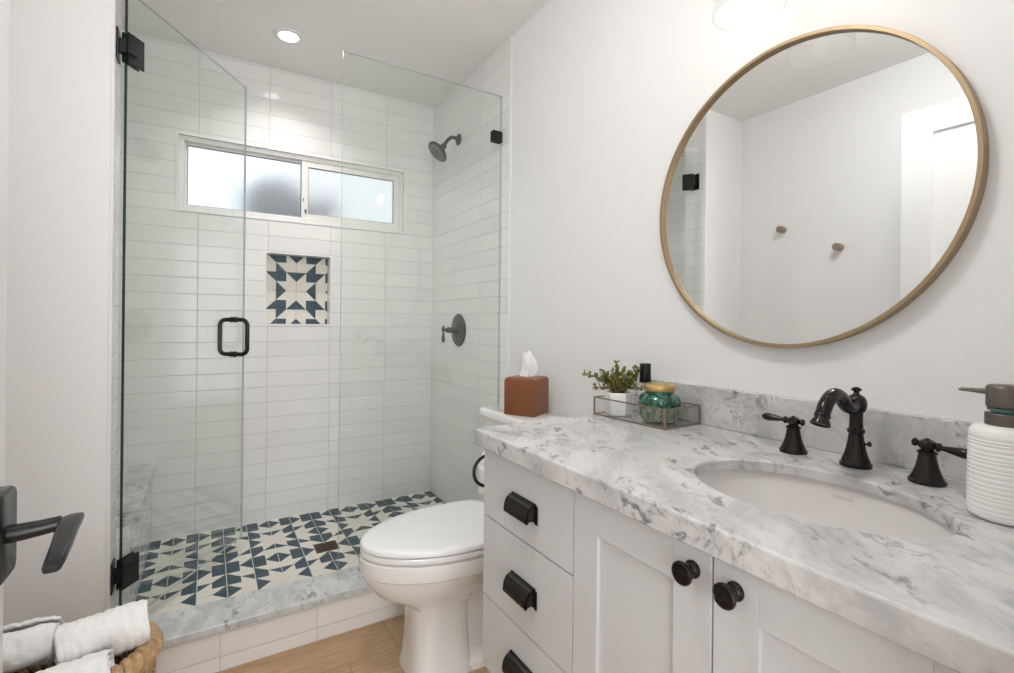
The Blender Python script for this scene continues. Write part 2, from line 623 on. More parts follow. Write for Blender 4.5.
q = [mb.bm.verts.new(p) for p in ((NX0, D + ND, NZ0), (NX1, D + ND, NZ0), (NX1, D + ND, NZ1), (NX0, D + ND, NZ1))]
mb.bm.faces.new(q).material_index = 1
# outer skin so that the wall has a body
for i in range(5):
    for j in range(5):
        if j == 3 and 1 <= i <= 3:
            continue
        xa, xb, za, zb = xs[i], xs[i + 1], zs[j], zs[j + 1]
        q = [mb.bm.verts.new((x, D + 0.11, z)) for x, z in ((xa, za), (xa, zb), (xb, zb), (xb, za))]
        mb.bm.faces.new(q)
bmesh.ops.remove_doubles(mb.bm, verts=mb.bm.verts, dist=1e-5)
struct('wall_back', mb, ['tile_x', 'trim'], 'white tiled shower wall with high window and niche', smooth=False)
# white edging around niche and window
mb = MB()
for (x0, x1, z0, z1) in ((NX0, NX1, NZ0, NZ1),):
    t, p_ = 0.008, 0.002
    mb.box(x0 - t, x1 + t, D - p_, D + 0.004, z0 - t, z0, 0.0006)
    mb.box(x0 - t, x1 + t, D - p_, D + 0.004, z1, z1 + t, 0.0006)
    mb.box(x0 - t, x0, D - p_, D + 0.004, z0, z1, 0.0006)
    mb.box(x1, x1 + t, D - p_, D + 0.004, z0, z1, 0.0006)
struct('trim_3', mb, 'trim', 'white edge trim around the tiled niche')
mb = MB()
for (x0, x1, z0, z1) in ((WX0, WX1, WZ0, WZ1),):
    t, p_ = 0.010, 0.003
    mb.box(x0 - t, x1 + t, D - p_, D + 0.004, z0 - t, z0, 0.0006)
    mb.box(x0 - t, x1 + t, D - p_, D + 0.004, z1, z1 + t, 0.0006)
    mb.box(x0 - t, x0, D - p_, D + 0.004, z0, z1, 0.0006)
    mb.box(x1, x1 + t, D - p_, D + 0.004, z0, z1, 0.0006)
struct('trim_4', mb, 'trim', 'white edge trim around the shower window')

# star patterned tiles ------------------------------------------------------
UNIT = 0.05


def star_cells(i, j):
    """navy polygons in the quarter-star cell (i, j), unit coordinates"""
    A = [(0, 0), (0, 1), (1, 1)]   # v > u
    B = [(0, 0), (1, 0), (1, 1)]   # u > v
    F = 'full'
    return {(0, 1): A, (1, 0): B, (1, 1): F, (1, 2): B, (2, 1): A, (1, 3): F, (2, 3): A,
            (3, 1): F, (3, 2): B, (0, 3): A, (3, 0): B, (3, 3): F}.get((i, j))


def star_tiles(a0, a1, b0, b1, ca, cb, to3, up, gap=0.0016, gapb=0.0009):
    """tiles of the star pattern over [a0,a1]x[b0,b1], a star centred at (ca, cb)"""
    bm = bmesh.new()
    def poly(pts, mi):
        vs = [bm.verts.new((x, y, 0)) for x, y in pts]
        bm.faces.new(vs).material_index = mi
    i0, i1 = math.floor((a0 - ca) / UNIT) - 1, math.ceil((a1 - ca) / UNIT) + 1
    j0, j1 = math.floor((b0 - cb) / UNIT) - 1, math.ceil((b1 - cb) / UNIT) + 1
    for i in range(i0, i1):
        for j in range(j0, j1):
            def fold(k):
                k = k % 8
                return (k, False) if k < 4 else (7 - k, True)
            fi, si = fold(i)
            fj, sj = fold(j)
            cell = star_cells(fi, fj)
            def place(pts):
                out = []
                for u, v in pts:
                    uu = 1 - u if si else u
                    vv = 1 - v if sj else v
                    x, y = ca + (i + uu) * UNIT, cb + (j + vv) * UNIT
                    # keep the grout joint at every second unit open
                    if i % 2 == 0: x = max(x, ca + i * UNIT + gap)
                    else: x = min(x, ca + (i + 1) * UNIT - gap)
                    if j % 2 == 0: y = max(y, cb + j * UNIT + gapb)
                    else: y = min(y, cb + (j + 1) * UNIT - gapb)
                    out.append((x, y))
                return out
            sq = [(0, 0), (1, 0), (1, 1), (0, 1)]
            if cell is None:
                poly(place(sq), 0)
            elif cell == 'full':
                poly(place(sq), 1)
            else:
                poly(place(cell), 1)
                other = [(0, 0), (1, 0), (1, 1)] if cell[1] == (0, 1) else [(0, 0), (1, 1), (0, 1)]
                poly(place(other), 0)
    for co, no in (((a0, 0, 0), (-1, 0, 0)), ((a1, 0, 0), (1, 0, 0)), ((0, b0, 0), (0, -1, 0)), ((0, b1, 0), (0, 1, 0))):
        bmesh.ops.bisect_plane(bm, geom=bm.verts[:] + bm.edges[:] + bm.faces[:], plane_co=co, plane_no=no, clear_outer=True)
    # thickness of a tile
    r = bmesh.ops.extrude_face_region(bm, geom=bm.faces[:])
    for v in r['geom']:
        if isinstance(v, bmesh.types.BMVert):
            v.co.z = -0.006
    for v in bm.verts:
        v.co = to3(v.co.x, v.co.y, v.co.z)
    mb_ = MB()
    mb_.bm.free()
    mb_.bm = bm
    return mb_


sf = struct('floor_shower', MB().box(XB - 0.02, W + 0.02, 2.03, D + 0.02, 0.0, SFZ - 0.0015), 'grout', 'grouted shower floor bed')
st = star_tiles(XB, W, 2.055, D, 0.273, 2.15, lambda a, b, c: Vector((a, b, SFZ + c)), 1)
tag(st.build('star_tile_floor', ['tile_white', 'tile_navy'], smooth=False), 'navy and cream star patterned shower floor tiles', None, None, 'structure')
struct('niche_back', MB().box(NX0, NX1, D + ND - 0.012, D + ND, NZ0, NZ1), 'grout', 'grout bed at the back of the niche')
st = star_tiles(NX0 + 0.001, NX1 - 0.001, NZ0 + 0.001, NZ1 - 0.001, 0.408, 1.330, lambda a, b, c: Vector((a, D + ND - 0.018 - 0.002 - c, b)), 1, 0.0005, 0.0004)
tag(st.build('star_tile_niche', ['tile_white', 'tile_navy'], smooth=False), 'navy star patterned tiles at the back of the niche', None, None, 'structure')

# shower curb: tiled riser and marble threshold
struct('curb', MB().box(XS - 0.02, W + 0.02, 1.897, 2.05, 0.0, 0.135), 'tile_curb', 'white tiled shower curb')
struct('curb_threshold', MB().box(XS + 0.0005, W - 0.0005, 1.885, 2.06, 0.135, 0.16, 0.004, 3), 'marble_curb', 'grey marble threshold slab on the shower curb')

# ------------------------------------------------------------------ window
win = thing('window_1', 'white sliding window with two obscure glass panes above the niche', None, ((WX0 + WX1) / 2, D + 0.05, WZ0), kind='structure')
mb = MB()
FY0, FY1 = D + 0.012, D + 0.075
fr = 0.022
mb.box(WX0, WX1, FY0, FY1, WZ0, WZ0 + fr, 0.002)
mb.box(WX0, WX1, FY0, FY1, WZ1 - fr, WZ1, 0.002)
mb.box(WX0, WX0 + fr, FY0, FY1, WZ0 + fr, WZ1 - fr, 0.002)
mb.box(WX1 - fr, WX1, FY0, FY1, WZ0 + fr, WZ1 - fr, 0.002)
mb.build('frame', 'vinyl', win)
XM = 0.436
# left (fixed) lite is glazed straight into the frame, right sash slides in front
def sash(x0, x1, y0, y1, t, tb, name):
    s = MB()
    z0, z1 = WZ0 + fr, WZ1 - fr
    s.box(x0, x1, y0, y1, z0, z0 + tb, 0.0015)
    s.box(x0, x1, y0, y1, z1 - t, z1, 0.0015)
    s.box(x0, x0 + t, y0, y1, z0 + tb, z1 - t, 0.0015)
    s.box(x1 - t, x1, y0, y1, z0 + tb, z1 - t, 0.0015)
    so = s.build(name, 'vinyl', win)
    g = MB()
    gx0, gx1, gz0, gz1 = x0 + t, x1 - t, z0 + tb, z1 - t
    q = 0.003
    g.box(gx0, gx1, y0 + 0.008, y0 + 0.016, gz0, gz0 + q)
    g.box(gx0, gx1, y0 + 0.008, y0 + 0.016, gz1 - q, gz1)
    g.box(gx0, gx0 + q, y0 + 0.008, y0 + 0.016, gz0 + q, gz1 - q)
    g.box(gx1 - q, gx1, y0 + 0.008, y0 + 0.016, gz0 + q, gz1 - q)
    g.build('gasket', 'gasket', so)
    MB().box(gx0, gx1, y0 + 0.010, y0 + 0.014, gz0, gz1).build('pane', 'frosted', so)
    return so
sash(WX0 + fr, XM, D + 0.046, D + 0.068, 0.011, 0.010, 'fixed_lite')
s2 = sash(XM - 0.012, WX1 - fr, D + 0.020, D + 0.042, 0.032, 0.026, 'sliding_sash')
MB().box(XM + 0.002, XM + 0.012, D + 0.012, D + 0.022, WZ0 + 0.052, WZ0 + 0.072, 0.002).build('latch', 'gasket', s2)
MB().box(XM - 0.007, XM - 0.002, D + 0.014, D + 0.022, WZ0 + 0.115, WZ0 + 0.128, 0.001).build('latch', 'gasket', s2)

# what stands outside: the neighbour's siding and a hedge, seen only as blurs
tag(MB().box(0.62, 2.6, 4.3, 4.5, -0.05, 3.4).build('neighbour_wall', 'siding', origin=(1.0, 4.4, -0.05)),
    'pale blurred wall behind the right obscure pane', None, None, 'structure')
q = MB()
random.seed(11)
for k in range(44):
    q.ball((random.uniform(0.26, 0.72), random.uniform(3.25, 3.6), random.uniform(0.1, 2.0)), random.uniform(0.08, 0.14), 10, random.uniform(0.8, 1.2))
q.lathe([(0.04, -0.05), (0.03, 1.3)], (0.45, 3.42, 0), n=10)
tag(q.build('garden_shrub', 'leafy', origin=(0.45, 3.42, -0.05)), 'dark shrub seen blurred through the left obscure pane', 'shrub', None, 'stuff')
tag(MB().box(-6, 6, 3.2, 9.0, -0.3, -0.05).build('ground_outside', 'siding'), 'ground outside the window', None, None, 'structure')

# ------------------------------------------------------------------ room door (open, seen in the mirror)
dr = thing('door_1', 'white shaker room door standing open at the left edge', None, (-0.2525, 0.13, 0.0), kind='structure')
DX0, DX1, DY0, DY1, DZ0, DZ1 = -0.270, -0.235, 0.125, 0.930, 0.01, 2.083
mb = MB()
st_w = 0.108
for (a, b, c, d) in ((DY0, DY0 + st_w, DZ0, DZ1), (DY1 - st_w, DY1, DZ0, DZ1), (DY0 + st_w, DY1 - st_w, DZ1 - 0.105, DZ1), (DY0 + st_w, DY1 - st_w, DZ0, DZ0 + 0.20)):
    mb.box(DX0, DX1, a, b, c, d, 0.0015, 2)
mb.build('door_frame', 'door_paint', dr)
MB().box(DX0 + 0.010, DX1 - 0.010, DY0 + st_w, DY1 - st_w, DZ0 + 0.20, DZ1 - 0.105).build('panel', 'door_paint', dr)
hz, hy = 0.894, 0.889
hd = MB()
# rectangular rose with rounded corners
def rrect(w, h, r, n=6):
    pts = []
    for cx, cy, a0 in ((w / 2 - r, h / 2 - r, 0), (-w / 2 + r, h / 2 - r, pi / 2), (-w / 2 + r, -h / 2 + r, pi), (w / 2 - r, -h / 2 + r, 1.5 * pi)):
        for k in range(n + 1):
            a = a0 + pi / 2 * k / n
            pts.append((cx + r * cos(a), cy + r * sin(a)))
    return pts
def stack(mbx, outline, origin, e1, e2, e3, levels):
    o, e1, e2, e3 = [Vector(q) for q in (origin, e1, e2, e3)]
    rs = []
    for s, h in levels:
        rs.append([o + e1 * (a * s[0]) + e2 * (b * s[1]) + e3 * h for a, b in outline])
    return mbx.rings(rs)
hd = MB()
stack(hd, rrect(0.066, 0.116, 0.012), (DX1, hy, hz), (0, 1, 0), (0, 0, 1), (1, 0, 0),
      [((1, 1), 0), ((1, 1), 0.010), ((0.96, 0.975), 0.0135), ((0.90, 0.94), 0.015)])
lever = hd.build('lever_rose', 'door_black', dr)
lv = MB()
# neck out from the rose, swelling into the flat grip that runs back along the door
lv.tube([(DX1 + 0.009, hy, hz), (DX1 + 0.025, hy, hz), (DX1 + 0.045, hy + 0.002, hz + 0.001), (DX1 + 0.066, hy + 0.004, hz + 0.003)],
        [0.0125, 0.0115, 0.0105, 0.0098], n=14)
grip = []
for (y, xc, w, zc, t) in ((hy + 0.014, DX1 + 0.083, 0.003, hz + 0.0065, 0.004), (hy + 0.010, DX1 + 0.080, 0.0090, hz + 0.0062, 0.0055), (hy + 0.000, DX1 + 0.0765, 0.0125, hz + 0.005, 0.007),
                          (hy - 0.025, DX1 + 0.077, 0.0120, hz + 0.002, 0.007), (hy - 0.060, DX1 + 0.079, 0.0110, hz - 0.003, 0.0065), (hy - 0.095, DX1 + 0.080, 0.0100, hz - 0.008, 0.006),
                          (hy - 0.115, DX1 + 0.080, 0.0090, hz - 0.011, 0.005), (hy - 0.120, DX1 + 0.080, 0.0070, hz - 0.012, 0.003)):
    ring = []
    for a, b in rrect(2 * w, 2 * t, min(w, t) * 0.75, 4):
        ring.append(Vector((xc + a, y, zc + b)))
    grip.append(ring)
lv.rings(grip)
lv.build('lever_handle', 'door_black', lever)

# ------------------------------------------------------------------ shower glass
GZ1 = 2.232
fp = thing('glass_partition', 'fixed clear glass shower panel right of the glass door', 'glass panel', ((0.445 + W) / 2, 1.99, 0.16))
def glass_sheet(x0, x1, y0, y1, z0, z1, edges, name, parent, mats):
    g = MB()
    g.box(x0, x1, y0, y1, z0, z1)
    bmesh.ops.recalc_face_normals(g.bm, faces=g.bm.faces)
    for f in g.bm.faces:
        n = f.normal
        if abs(n.y) > 0.9:
            f.material_index = 0
        elif n.x < -0.9:
            f.material_index = edges[0]
        elif n.x > 0.9:
            f.material_index = edges[1]
        else:
            f.material_index = edges[2]
    return g
glass_sheet(0.445, W - 0.003, 1.985, 1.995, 0.1605, GZ1, (2, 2, 2), 'p', fp, None).build('panel', ['glass', 'glass_edge', 'glass_edge_pale'], fp, smooth=False)
for z in (2.037, 0.36):
    c = MB()
    c.box(W - 0.052, W - 0.001, 1.978, 1.9846, z - 0.026, z + 0.026, 0.001)
    c.box(W - 0.052, W - 0.001, 1.9954, 2.002, z - 0.026, z + 0.026, 0.001)
    c.build('wall_clip', 'black', fp)
# swinging door, opened into the shower
ANG = radians(56.06)
sd = thing('shower_door', 'clear glass shower door swung inward on black hinges', 'glass door', (-0.232, 1.99, 0.185), ANG)
R = world_matrix(sd)
def ploc(mbx, name, mats, parent=sd, **k):
    """build a mesh given in the door's own frame"""
    bmesh.ops.transform(mbx.bm, matrix=R, verts=mbx.bm.verts)
    return mbx.build(name, mats, parent, **k)
g = glass_sheet(0, 0.664, -0.005, 0.005, 0, GZ1 - 0.185, (1, 2, 2), 'g', sd, None)
ploc(g, 'glass_leaf', ['glass', 'glass_edge', 'glass_edge_pale'], smooth=False)
for z in (2.046 - 0.185, 0.352 - 0.185):
    h = MB()
    # clamp plates on both faces of the glass
    h.box(-0.004, 0.062, -0.0115, -0.0053, z - 0.048, z + 0.048, 0.0015)
    h.box(-0.004, 0.062, 0.0053, 0.0115, z - 0.048, z + 0.048, 0.0015)
    h.box(-0.012, 0.030, -0.0175, -0.0105, z - 0.022, z + 0.022, 0.0015)
    h.box(-0.012, 0.012, 0.0105, 0.0165, z - 0.022, z + 0.022, 0.0015)
    ho = ploc(h, 'hinge', 'black')
    wp = MB()
    zz = z + 0.185
    wp.box(XS + 0.0003, XS + 0.0055, 1.962, 2.018, zz - 0.048, zz + 0.048, 0.0015)
    wp.box(XS + 0.005, -0.226, 1.978, 2.000, zz - 0.022, zz + 0.022, 0.002)
    wp.build('wall_plate', 'black', ho)
# back to back C pull
s0 = 0.590
hz0 = 1.097 - 0.185
h = MB()
pts = []
pr, hh, rc = 0.062, 0.0762, 0.026
def arc(cx, cz, a0, a1, n=7):
    return [(s0, cx + rc * cos(a0 + (a1 - a0) * k / n), hz0 + cz + rc * sin(a0 + (a1 - a0) * k / n)) for k in range(n + 1)]
pts += arc(pr - rc, hh - rc, 0, pi / 2)
pts += arc(-pr + rc, hh - rc, pi / 2, pi)
pts += arc(-pr + rc, -hh + rc, pi, 1.5 * pi)
pts += arc(pr - rc, -hh + rc, 1.5 * pi, 2 * pi)
h.tube(pts, 0.0092, 12, closed=True)
for zz in (hh, -hh):
    for sgn in (-1, 1):
        h.lathe([(0.009, 0.0055), (0.0135, 0.006), (0.0135, 0.010), (0.0115, 0.014), (0.009, 0.0145)], (s0, 0, hz0 + zz), (0, sgn, 0), 16)
ploc(h, 'pull_handle', 'black')

# ------------------------------------------------------------------ shower fittings
sh = thing('shower_sprayer', 'round dark shower head on bent arm above the valve', 'shower head', (W, 2.448, 2.172))
m = MB()
m.lathe([(0.031, 0), (0.031, 0.004), (0.024, 0.010), (0.014, 0.014)], (W - 0.0005, 2.448, 2.172), (-1, 0, 0), 24)
m.build('flange', 'graphite', sh)
m = MB()
ap = [Vector((W - 0.012 - 0.080 * t, 2.448 - 0.004 * t, 2.172 + 0.012 * sin(pi * t) - 0.055 * t * t)) for t in [i / 10 for i in range(11)]]
m.tube(ap, 0.0095, 12)
m.build('arm', 'graphite', sh)
hc = Vector(ap[-1])
ax = Vector((-0.70, 0.0, -0.71)).normalized()
m = MB()
m.lathe([(0.010, -0.012), (0.015, -0.006), (0.017, 0.006), (0.015, 0.016), (0.022, 0.024), (0.038, 0.034), (0.054, 0.041), (0.061, 0.047), (0.062, 0.053), (0.058, 0.057), (0.052, 0.0575), (0.050, 0.0560), (0.001, 0.0565)], hc, ax, 36)
hd_ = m.build('spray_head', 'graphite', sh)
m = MB()
e1 = ax.cross(Vector((0, 0, 1))).normalized()
e2 = ax.cross(e1)
for rr, nn in ((0.018, 6), (0.033, 12), (0.043, 16)):
    for k in range(nn):
        a = 2 * pi * k / nn
        m.lathe([(0.0034, 0.0), (0.0030, 0.003), (0.001, 0.0035)], hc + ax * 0.056 + e1 * rr * cos(a) + e2 * rr * sin(a), ax, 6)
m.build('nozzles', 'pale_nozzle', hd_)

sv = thing('shower_valve', 'round dark shower valve plate with drop lever below the head', 'shower valve', (W, 2.423, 1.128))
m = MB()
m.lathe([(0.086, 0), (0.088, 0.003), (0.085, 0.007), (0.070, 0.011), (0.036, 0.015), (0.030, 0.017)], (W - 0.0005, 2.423, 1.128), (-1, 0, 0), 48)
m.build('escutcheon', 'graphite', sv)
m = MB()
m.lathe([(0.030, 0.014), (0.026, 0.022), (0.017, 0.030), (0.014, 0.050), (0.016, 0.060), (0.014, 0.072), (0.008, 0.078)], (W, 2.423, 1.128), (-1, 0, 0), 20)
m.build('hub', 'graphite', sv)
m = MB()
lx = W - 0.092
m.ball((lx, 2.423, 1.131), 0.011, 14)
m.lathe([(0.006, 0.074), (0.006, 0.095)], (W, 2.423, 1.129), (-1, 0, 0), 12)
m.tube([(lx, 2.423, 1.152), (lx, 2.423, 1.140), (lx, 2.423, 1.115), (lx, 2.423, 1.100), (lx, 2.423, 1.080), (lx, 2.423, 1.066), (lx, 2.423, 1.060)],
       [0.005, 0.006, 0.006, 0.0062, 0.0105, 0.0075, 0.003], n=12)
m.build('drop_lever', 'graphite', sv)

fd = thing('floor_drain', 'small bronze drain grate set in the star patterned floor', 'drain', (0.471, 2.343, SFZ))
m = MB()
dx, dy, cxd, cyd = 0.048, 0.043, 0.471, 2.343
m.box(cxd - dx, cxd + dx, cyd - dy, cyd - dy + 0.008, SFZ, SFZ + 0.003, 0.0008)
m.box(cxd - dx, cxd + dx, cyd + dy - 0.008, cyd + dy, SFZ, SFZ + 0.003, 0.0008)
m.box(cxd - dx, cxd - dx + 0.008, cyd - dy + 0.008, cyd + dy - 0.008, SFZ, SFZ + 0.003, 0.0008)
m.box(cxd + dx - 0.008, cxd + dx, cyd - dy + 0.008, cyd + dy - 0.008, SFZ, SFZ + 0.003, 0.0008)
M['drain'] = simple('drain_bronze', (0.10, 0.065, 0.04), 0.4, 0.7)
m.build('rim', 'drain', fd)
m = MB()
for k in range(9):
    xx = cxd - 0.036 + k * 0.009
    m.box(xx - 0.0022, xx + 0.0022, cyd - dy + 0.008, cyd + dy - 0.008, SFZ + 0.0005, SFZ + 0.0028)
for k in range(6):
    yy = cyd - 0.030 + k * 0.012
    m.box(cxd - dx + 0.008, cxd + dx - 0.008, yy - 0.002, yy + 0.002, SFZ + 0.0004, SFZ + 0.0024)
m.build('grate', 'drain', fd)
MB().box(cxd - dx + 0.006, cxd + dx - 0.006, cyd - dy + 0.006, cyd + dy - 0.006, SFZ, SFZ + 0.0006).build('sump', 'black', fd)


# ------------------------------------------------------------------ ceiling lights
def downlight(x, y, watts, label):
    t = thing('recessed_light', label, 'ceiling light', (x, y, CEIL))
    q = MB()
    q.lathe([(0.066, 0.0), (0.065, 0.004), (0.056, 0.006), (0.043, 0.003), (0.043, 0.0)], (x, y, CEIL), (0, 0, -1), 40, cap0=False, cap1=False, loop=True)
    q.build('trim_ring', 'trim', t)
    q = MB()
    q.lathe([(0.0428, 0.0002), (0.0428, 0.0012), (0.03, 0.0018), (0.001, 0.002)], (x, y, CEIL), (0, 0, -1), 32)
    q.build('lens', 'lamp', t)
    l = add_light('downlight_beam', 'AREA', (x, y, CEIL - 0.0065), watts, 0.082)
    return t


downlight(0.305, 2.455, SHOWER_W, 'lit recessed light in the ceiling above the shower')
# glowing dome added out of view as fill light for the room
DLX, DLY = 0.22, 0.80
dl = thing('fill_dome_light', 'added white dome giving fill light on the ceiling near the doorway', 'ceiling light', (DLX, DLY, CEIL))
q = MB()
q.lathe([(0.001, 0.0), (0.150, 0.0), (0.150, 0.018), (0.142, 0.022), (0.001, 0.022)], (DLX, DLY, CEIL), (0, 0, -1), 40)
q.build('base', 'brass', dl)
q = MB()
q.lathe([(0.138, 0.0225), (0.140, 0.040), (0.128, 0.066), (0.100, 0.088), (0.060, 0.101), (0.020, 0.106), (0.001, 0.1065)], (DLX, DLY, CEIL), (0, 0, -1), 40)
q.build('fill_dome', emit_mat('dome_fill_glow', (0.99, 0.995, 1.0), FILL_DOME_GLOW), dl)

# ------------------------------------------------------------------ vanity
VX, VY0, VY1, VZ0, VZ1 = 0.600, 0.122, 1.090, 0.315, 0.865
va = thing('vanity_cabinet', 'white vanity cabinet with dark pulls under the marble countertop', 'vanity', ((VX + W) / 2, (VY0 + VY1) / 2, VZ0))
m = MB()
m.box(VX + 0.021, VX + 0.039, VY0 + 0.001, VY1 - 0.001, VZ0 + 0.001, VZ1, mi=1)            # face frame
m.box(VX + 0.039, W - 0.0005, VY1 - 0.018, VY1 - 0.0005, VZ0, VZ1, 0.001)            # left side panel
m.box(VX + 0.039, W - 0.0005, VY0, VY0 + 0.018, VZ0, VZ1, 0.001)                      # right side panel
m.box(VX + 0.039, W - 0.0005, VY0 + 0.018, VY1 - 0.018, VZ0, VZ0 + 0.018)             # bottom
m.build('carcass', ['cabinet', 'gap'], va)
gp = 0.0015
def cup_pull(y, z, parent):
    prof = [(0.0, 0.019), (0.004, 0.0195), (0.0125, 0.0170), (0.0190, 0.0115), (0.0235, 0.003), (0.0255, -0.008), (0.0255, -0.018)]
    q = MB()
    x0 = VX
    L = 0.046
    r0, r1 = [], []
    for d, h in prof:
        r0.append((d, h))
    inner = [(max(d - 0.0025, 0), h - 0.0022) for d, h in prof][::-1]
    inner[0] = (0.023, -0.018)
    poly = prof + inner
    q.prism(poly, -L, L, ((x0, y, z), (-1, 0, 0), (0, 0, 1), (0, 1, 0)))
    end = prof + [(0.0235, -0.0195), (0.019, -0.0150), (0.0125, -0.0135), (0.006, -0.016), (0.002, -0.022), (0.0, -0.022)]
    for s in (-1, 1):
        q.prism(end, s * L - (0.0025 if s > 0 else 0.0), s * L + (0.0 if s > 0 else 0.0025), ((x0, y, z), (-1, 0, 0), (0, 0, 1), (0, 1, 0)))
        q.box(x0 - 0.0025, x0, y + s * (L + 0.003) - 0.004, y + s * (L + 0.003) + 0.004, z - 0.023, z + 0.017, 0.001)
    q.box(x0 - 0.004, x0, y - L - 0.002, y + L + 0.002, z + 0.0155, z + 0.0215, 0.0012)
    return q.build('cup_pull', 'bronze', parent)
DRY0 = 0.735
for (z0, z1, hzz) in ((0.693, VZ1 - 0.004, 0.770), (0.495, 0.693, 0.590), (VZ0, 0.495, 0.408)):
    q = MB()
    q.box(VX, VX + 0.020, DRY0 + gp, VY1, z0 + gp, z1 - gp, 0.0012)
    d = q.build('drawer', 'cabinet', va)
    cup_pull(0.905, hzz, d)
def door_front(y0, y1, ky):
    q = MB()
    stl, rail, z0, z1 = 0.066, 0.066, VZ0, VZ1 - 0.004
    y0 += gp
    y1 -= gp
    q.box(VX, VX + 0.020, y0, y0 + stl, z0, z1, 0.001)
    q.box(VX, VX + 0.020, y1 - stl, y1, z0, z1, 0.001)
    q.box(VX, VX + 0.020, y0 + stl, y1 - stl, z1 - rail, z1, 0.001)
    q.box(VX, VX + 0.020, y0 + stl, y1 - stl, z0, z0 + rail, 0.001)
    d = q.build('door', 'cabinet', va)
    MB().box(VX + 0.007, VX + 0.019, y0 + stl - 0.003, y1 - stl + 0.003, z0 + rail - 0.003, z1 - rail + 0.003).build('panel', 'cabinet', d)
    k = MB()
    k.lathe([(0.0125, 0.0), (0.0125, 0.003), (0.0085, 0.005), (0.0065, 0.009), (0.0065, 0.014), (0.009, 0.018), (0.0155, 0.021), (0.0168, 0.0235), (0.0165, 0.0265),
             (0.0150, 0.0280), (0.0142, 0.0280), (0.0135, 0.0272), (0.0125, 0.0275), (0.0115, 0.0272), (0.004, 0.0285), (0.0005, 0.0286)], (VX, ky, 0.826), (-1, 0, 0), 36)
    k.build('knob', 'bronze', d)
door_front(0.432, DRY0, 0.464)
door_front(VY0, 0.432, 0.397)

# countertop with oval cut-out
CX0, CX1, CY0, CY1, CZ0, CZ1 = 0.583, W - 0.0005, 0.113, 1.119, 0.865, COUNT
SX, SY, SAX, SAY = 0.852, 0.438, 0.142, 0.190
def counter():
    ang = [2 * pi * k / 120 for k in range(120)]
    for x, y in ((CX0, CY0), (CX1, CY0), (CX1, CY1), (CX0, CY1)):
        ang.append(math.atan2(y - SY, x - SX) % (2 * pi))
    ang = sorted(ang)
    def rect(inset, z):
        out = []
        x0, x1, y0, y1 = CX0 + inset, CX1 - inset, CY0 + inset, CY1 - inset
        for a in ang:
            dx_, dy_ = cos(a), sin(a)
            ts = []
            if dx_ > 1e-9: ts.append((x1 - SX) / dx_)
            if dx_ < -1e-9: ts.append((x0 - SX) / dx_)
            if dy_ > 1e-9: ts.append((y1 - SY) / dy_)
            if dy_ < -1e-9: ts.append((y0 - SY) / dy_)
            t = min(ts)
            out.append(Vector((SX + dx_ * t, SY + dy_ * t, z)))
        return out
    def ell(grow, z):
        out = []
        for a in ang:
            r = 1.0 / math.sqrt((cos(a) / (SAX + grow)) ** 2 + (sin(a) / (SAY + grow)) ** 2)
            out.append(Vector((SX + r * cos(a), SY + r * sin(a), z)))
        return out
    b = 0.0035
    q = MB()
    q.rings([rect(b * 0.6, CZ0), rect(0, CZ0 + b * 0.6), rect(0, CZ1 - b), rect(b * 0.3, CZ1 - b * 0.3), rect(b, CZ1),
             ell(b, CZ1), ell(b * 0.3, CZ1 - b * 0.3), ell(0, CZ1 - b), ell(0, CZ1 - 0.020), ell(0.034, CZ1 - 0.020),
             ell(0.036, CZ0)], loop=True)
    return q
tag(counter().build('countertop', 'marble', angle=18, origin=(0.87, 0.616, CZ0)), 'white marble countertop with oval sink cut-out on the vanity', 'countertop')
tag(MB().box(W - 0.020, W - 0.0005, CY0, CY1, COUNT + 0.0003, 1.008, 0.002).build('backsplash', 'marble', origin=(W - 0.01, 0.616, COUNT)),
    'low grey veined marble strip along the wall behind the faucet', 'backsplash')

# sink
sk = thing('sink', 'oval white undermount sink set below the marble countertop', 'sink', (SX, SY, 0.71))
q = MB()
def ering(ax_, ay_, z, n=72, dx_=0):
    return [Vector((SX + dx_ + ax_ * cos(2 * pi * k / n), SY + ay_ * sin(2 * pi * k / n), z)) for k in range(n)]
ex = 0.006
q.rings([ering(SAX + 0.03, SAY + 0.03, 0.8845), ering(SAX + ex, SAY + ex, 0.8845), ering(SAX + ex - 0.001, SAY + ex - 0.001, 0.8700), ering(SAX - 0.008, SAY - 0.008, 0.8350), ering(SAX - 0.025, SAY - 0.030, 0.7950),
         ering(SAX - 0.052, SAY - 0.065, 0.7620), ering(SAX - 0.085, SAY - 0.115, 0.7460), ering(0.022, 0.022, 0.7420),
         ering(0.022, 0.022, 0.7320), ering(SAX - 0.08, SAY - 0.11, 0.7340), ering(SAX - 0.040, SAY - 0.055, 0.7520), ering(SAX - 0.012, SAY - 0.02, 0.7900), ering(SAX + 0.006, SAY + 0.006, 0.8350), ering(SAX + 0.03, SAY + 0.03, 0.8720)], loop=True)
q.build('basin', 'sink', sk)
q = MB()
q.lathe([(0.021, 0.0), (0.021, 0.002), (0.016, 0.003), (0.014, 0.001), (0.001, 0.0005)], (SX, SY, 0.7421), n=28)
q.build('drain', 'bronze', sk)
fc = bpy.data.curves.new('sink_letters', 'FONT')
fc.body = 'KOHLER'
fc.size = 0.0064
fc.space_character = 1.5
fc.align_x = 'CENTER'
fc.extrude = 0.00015
fo = bpy.data.objects.new('lettering_source', fc)
C.objects.link(fo)
bpy.context.view_layer.update()
dg = bpy.context.evaluated_depsgraph_get()
lm = bpy.data.meshes.new_from_object(fo.evaluated_get(dg))
bpy.data.objects.remove(fo)
lm.name = 'lettering'
lm.materials.clear()
lm.materials.append(M['ink'])
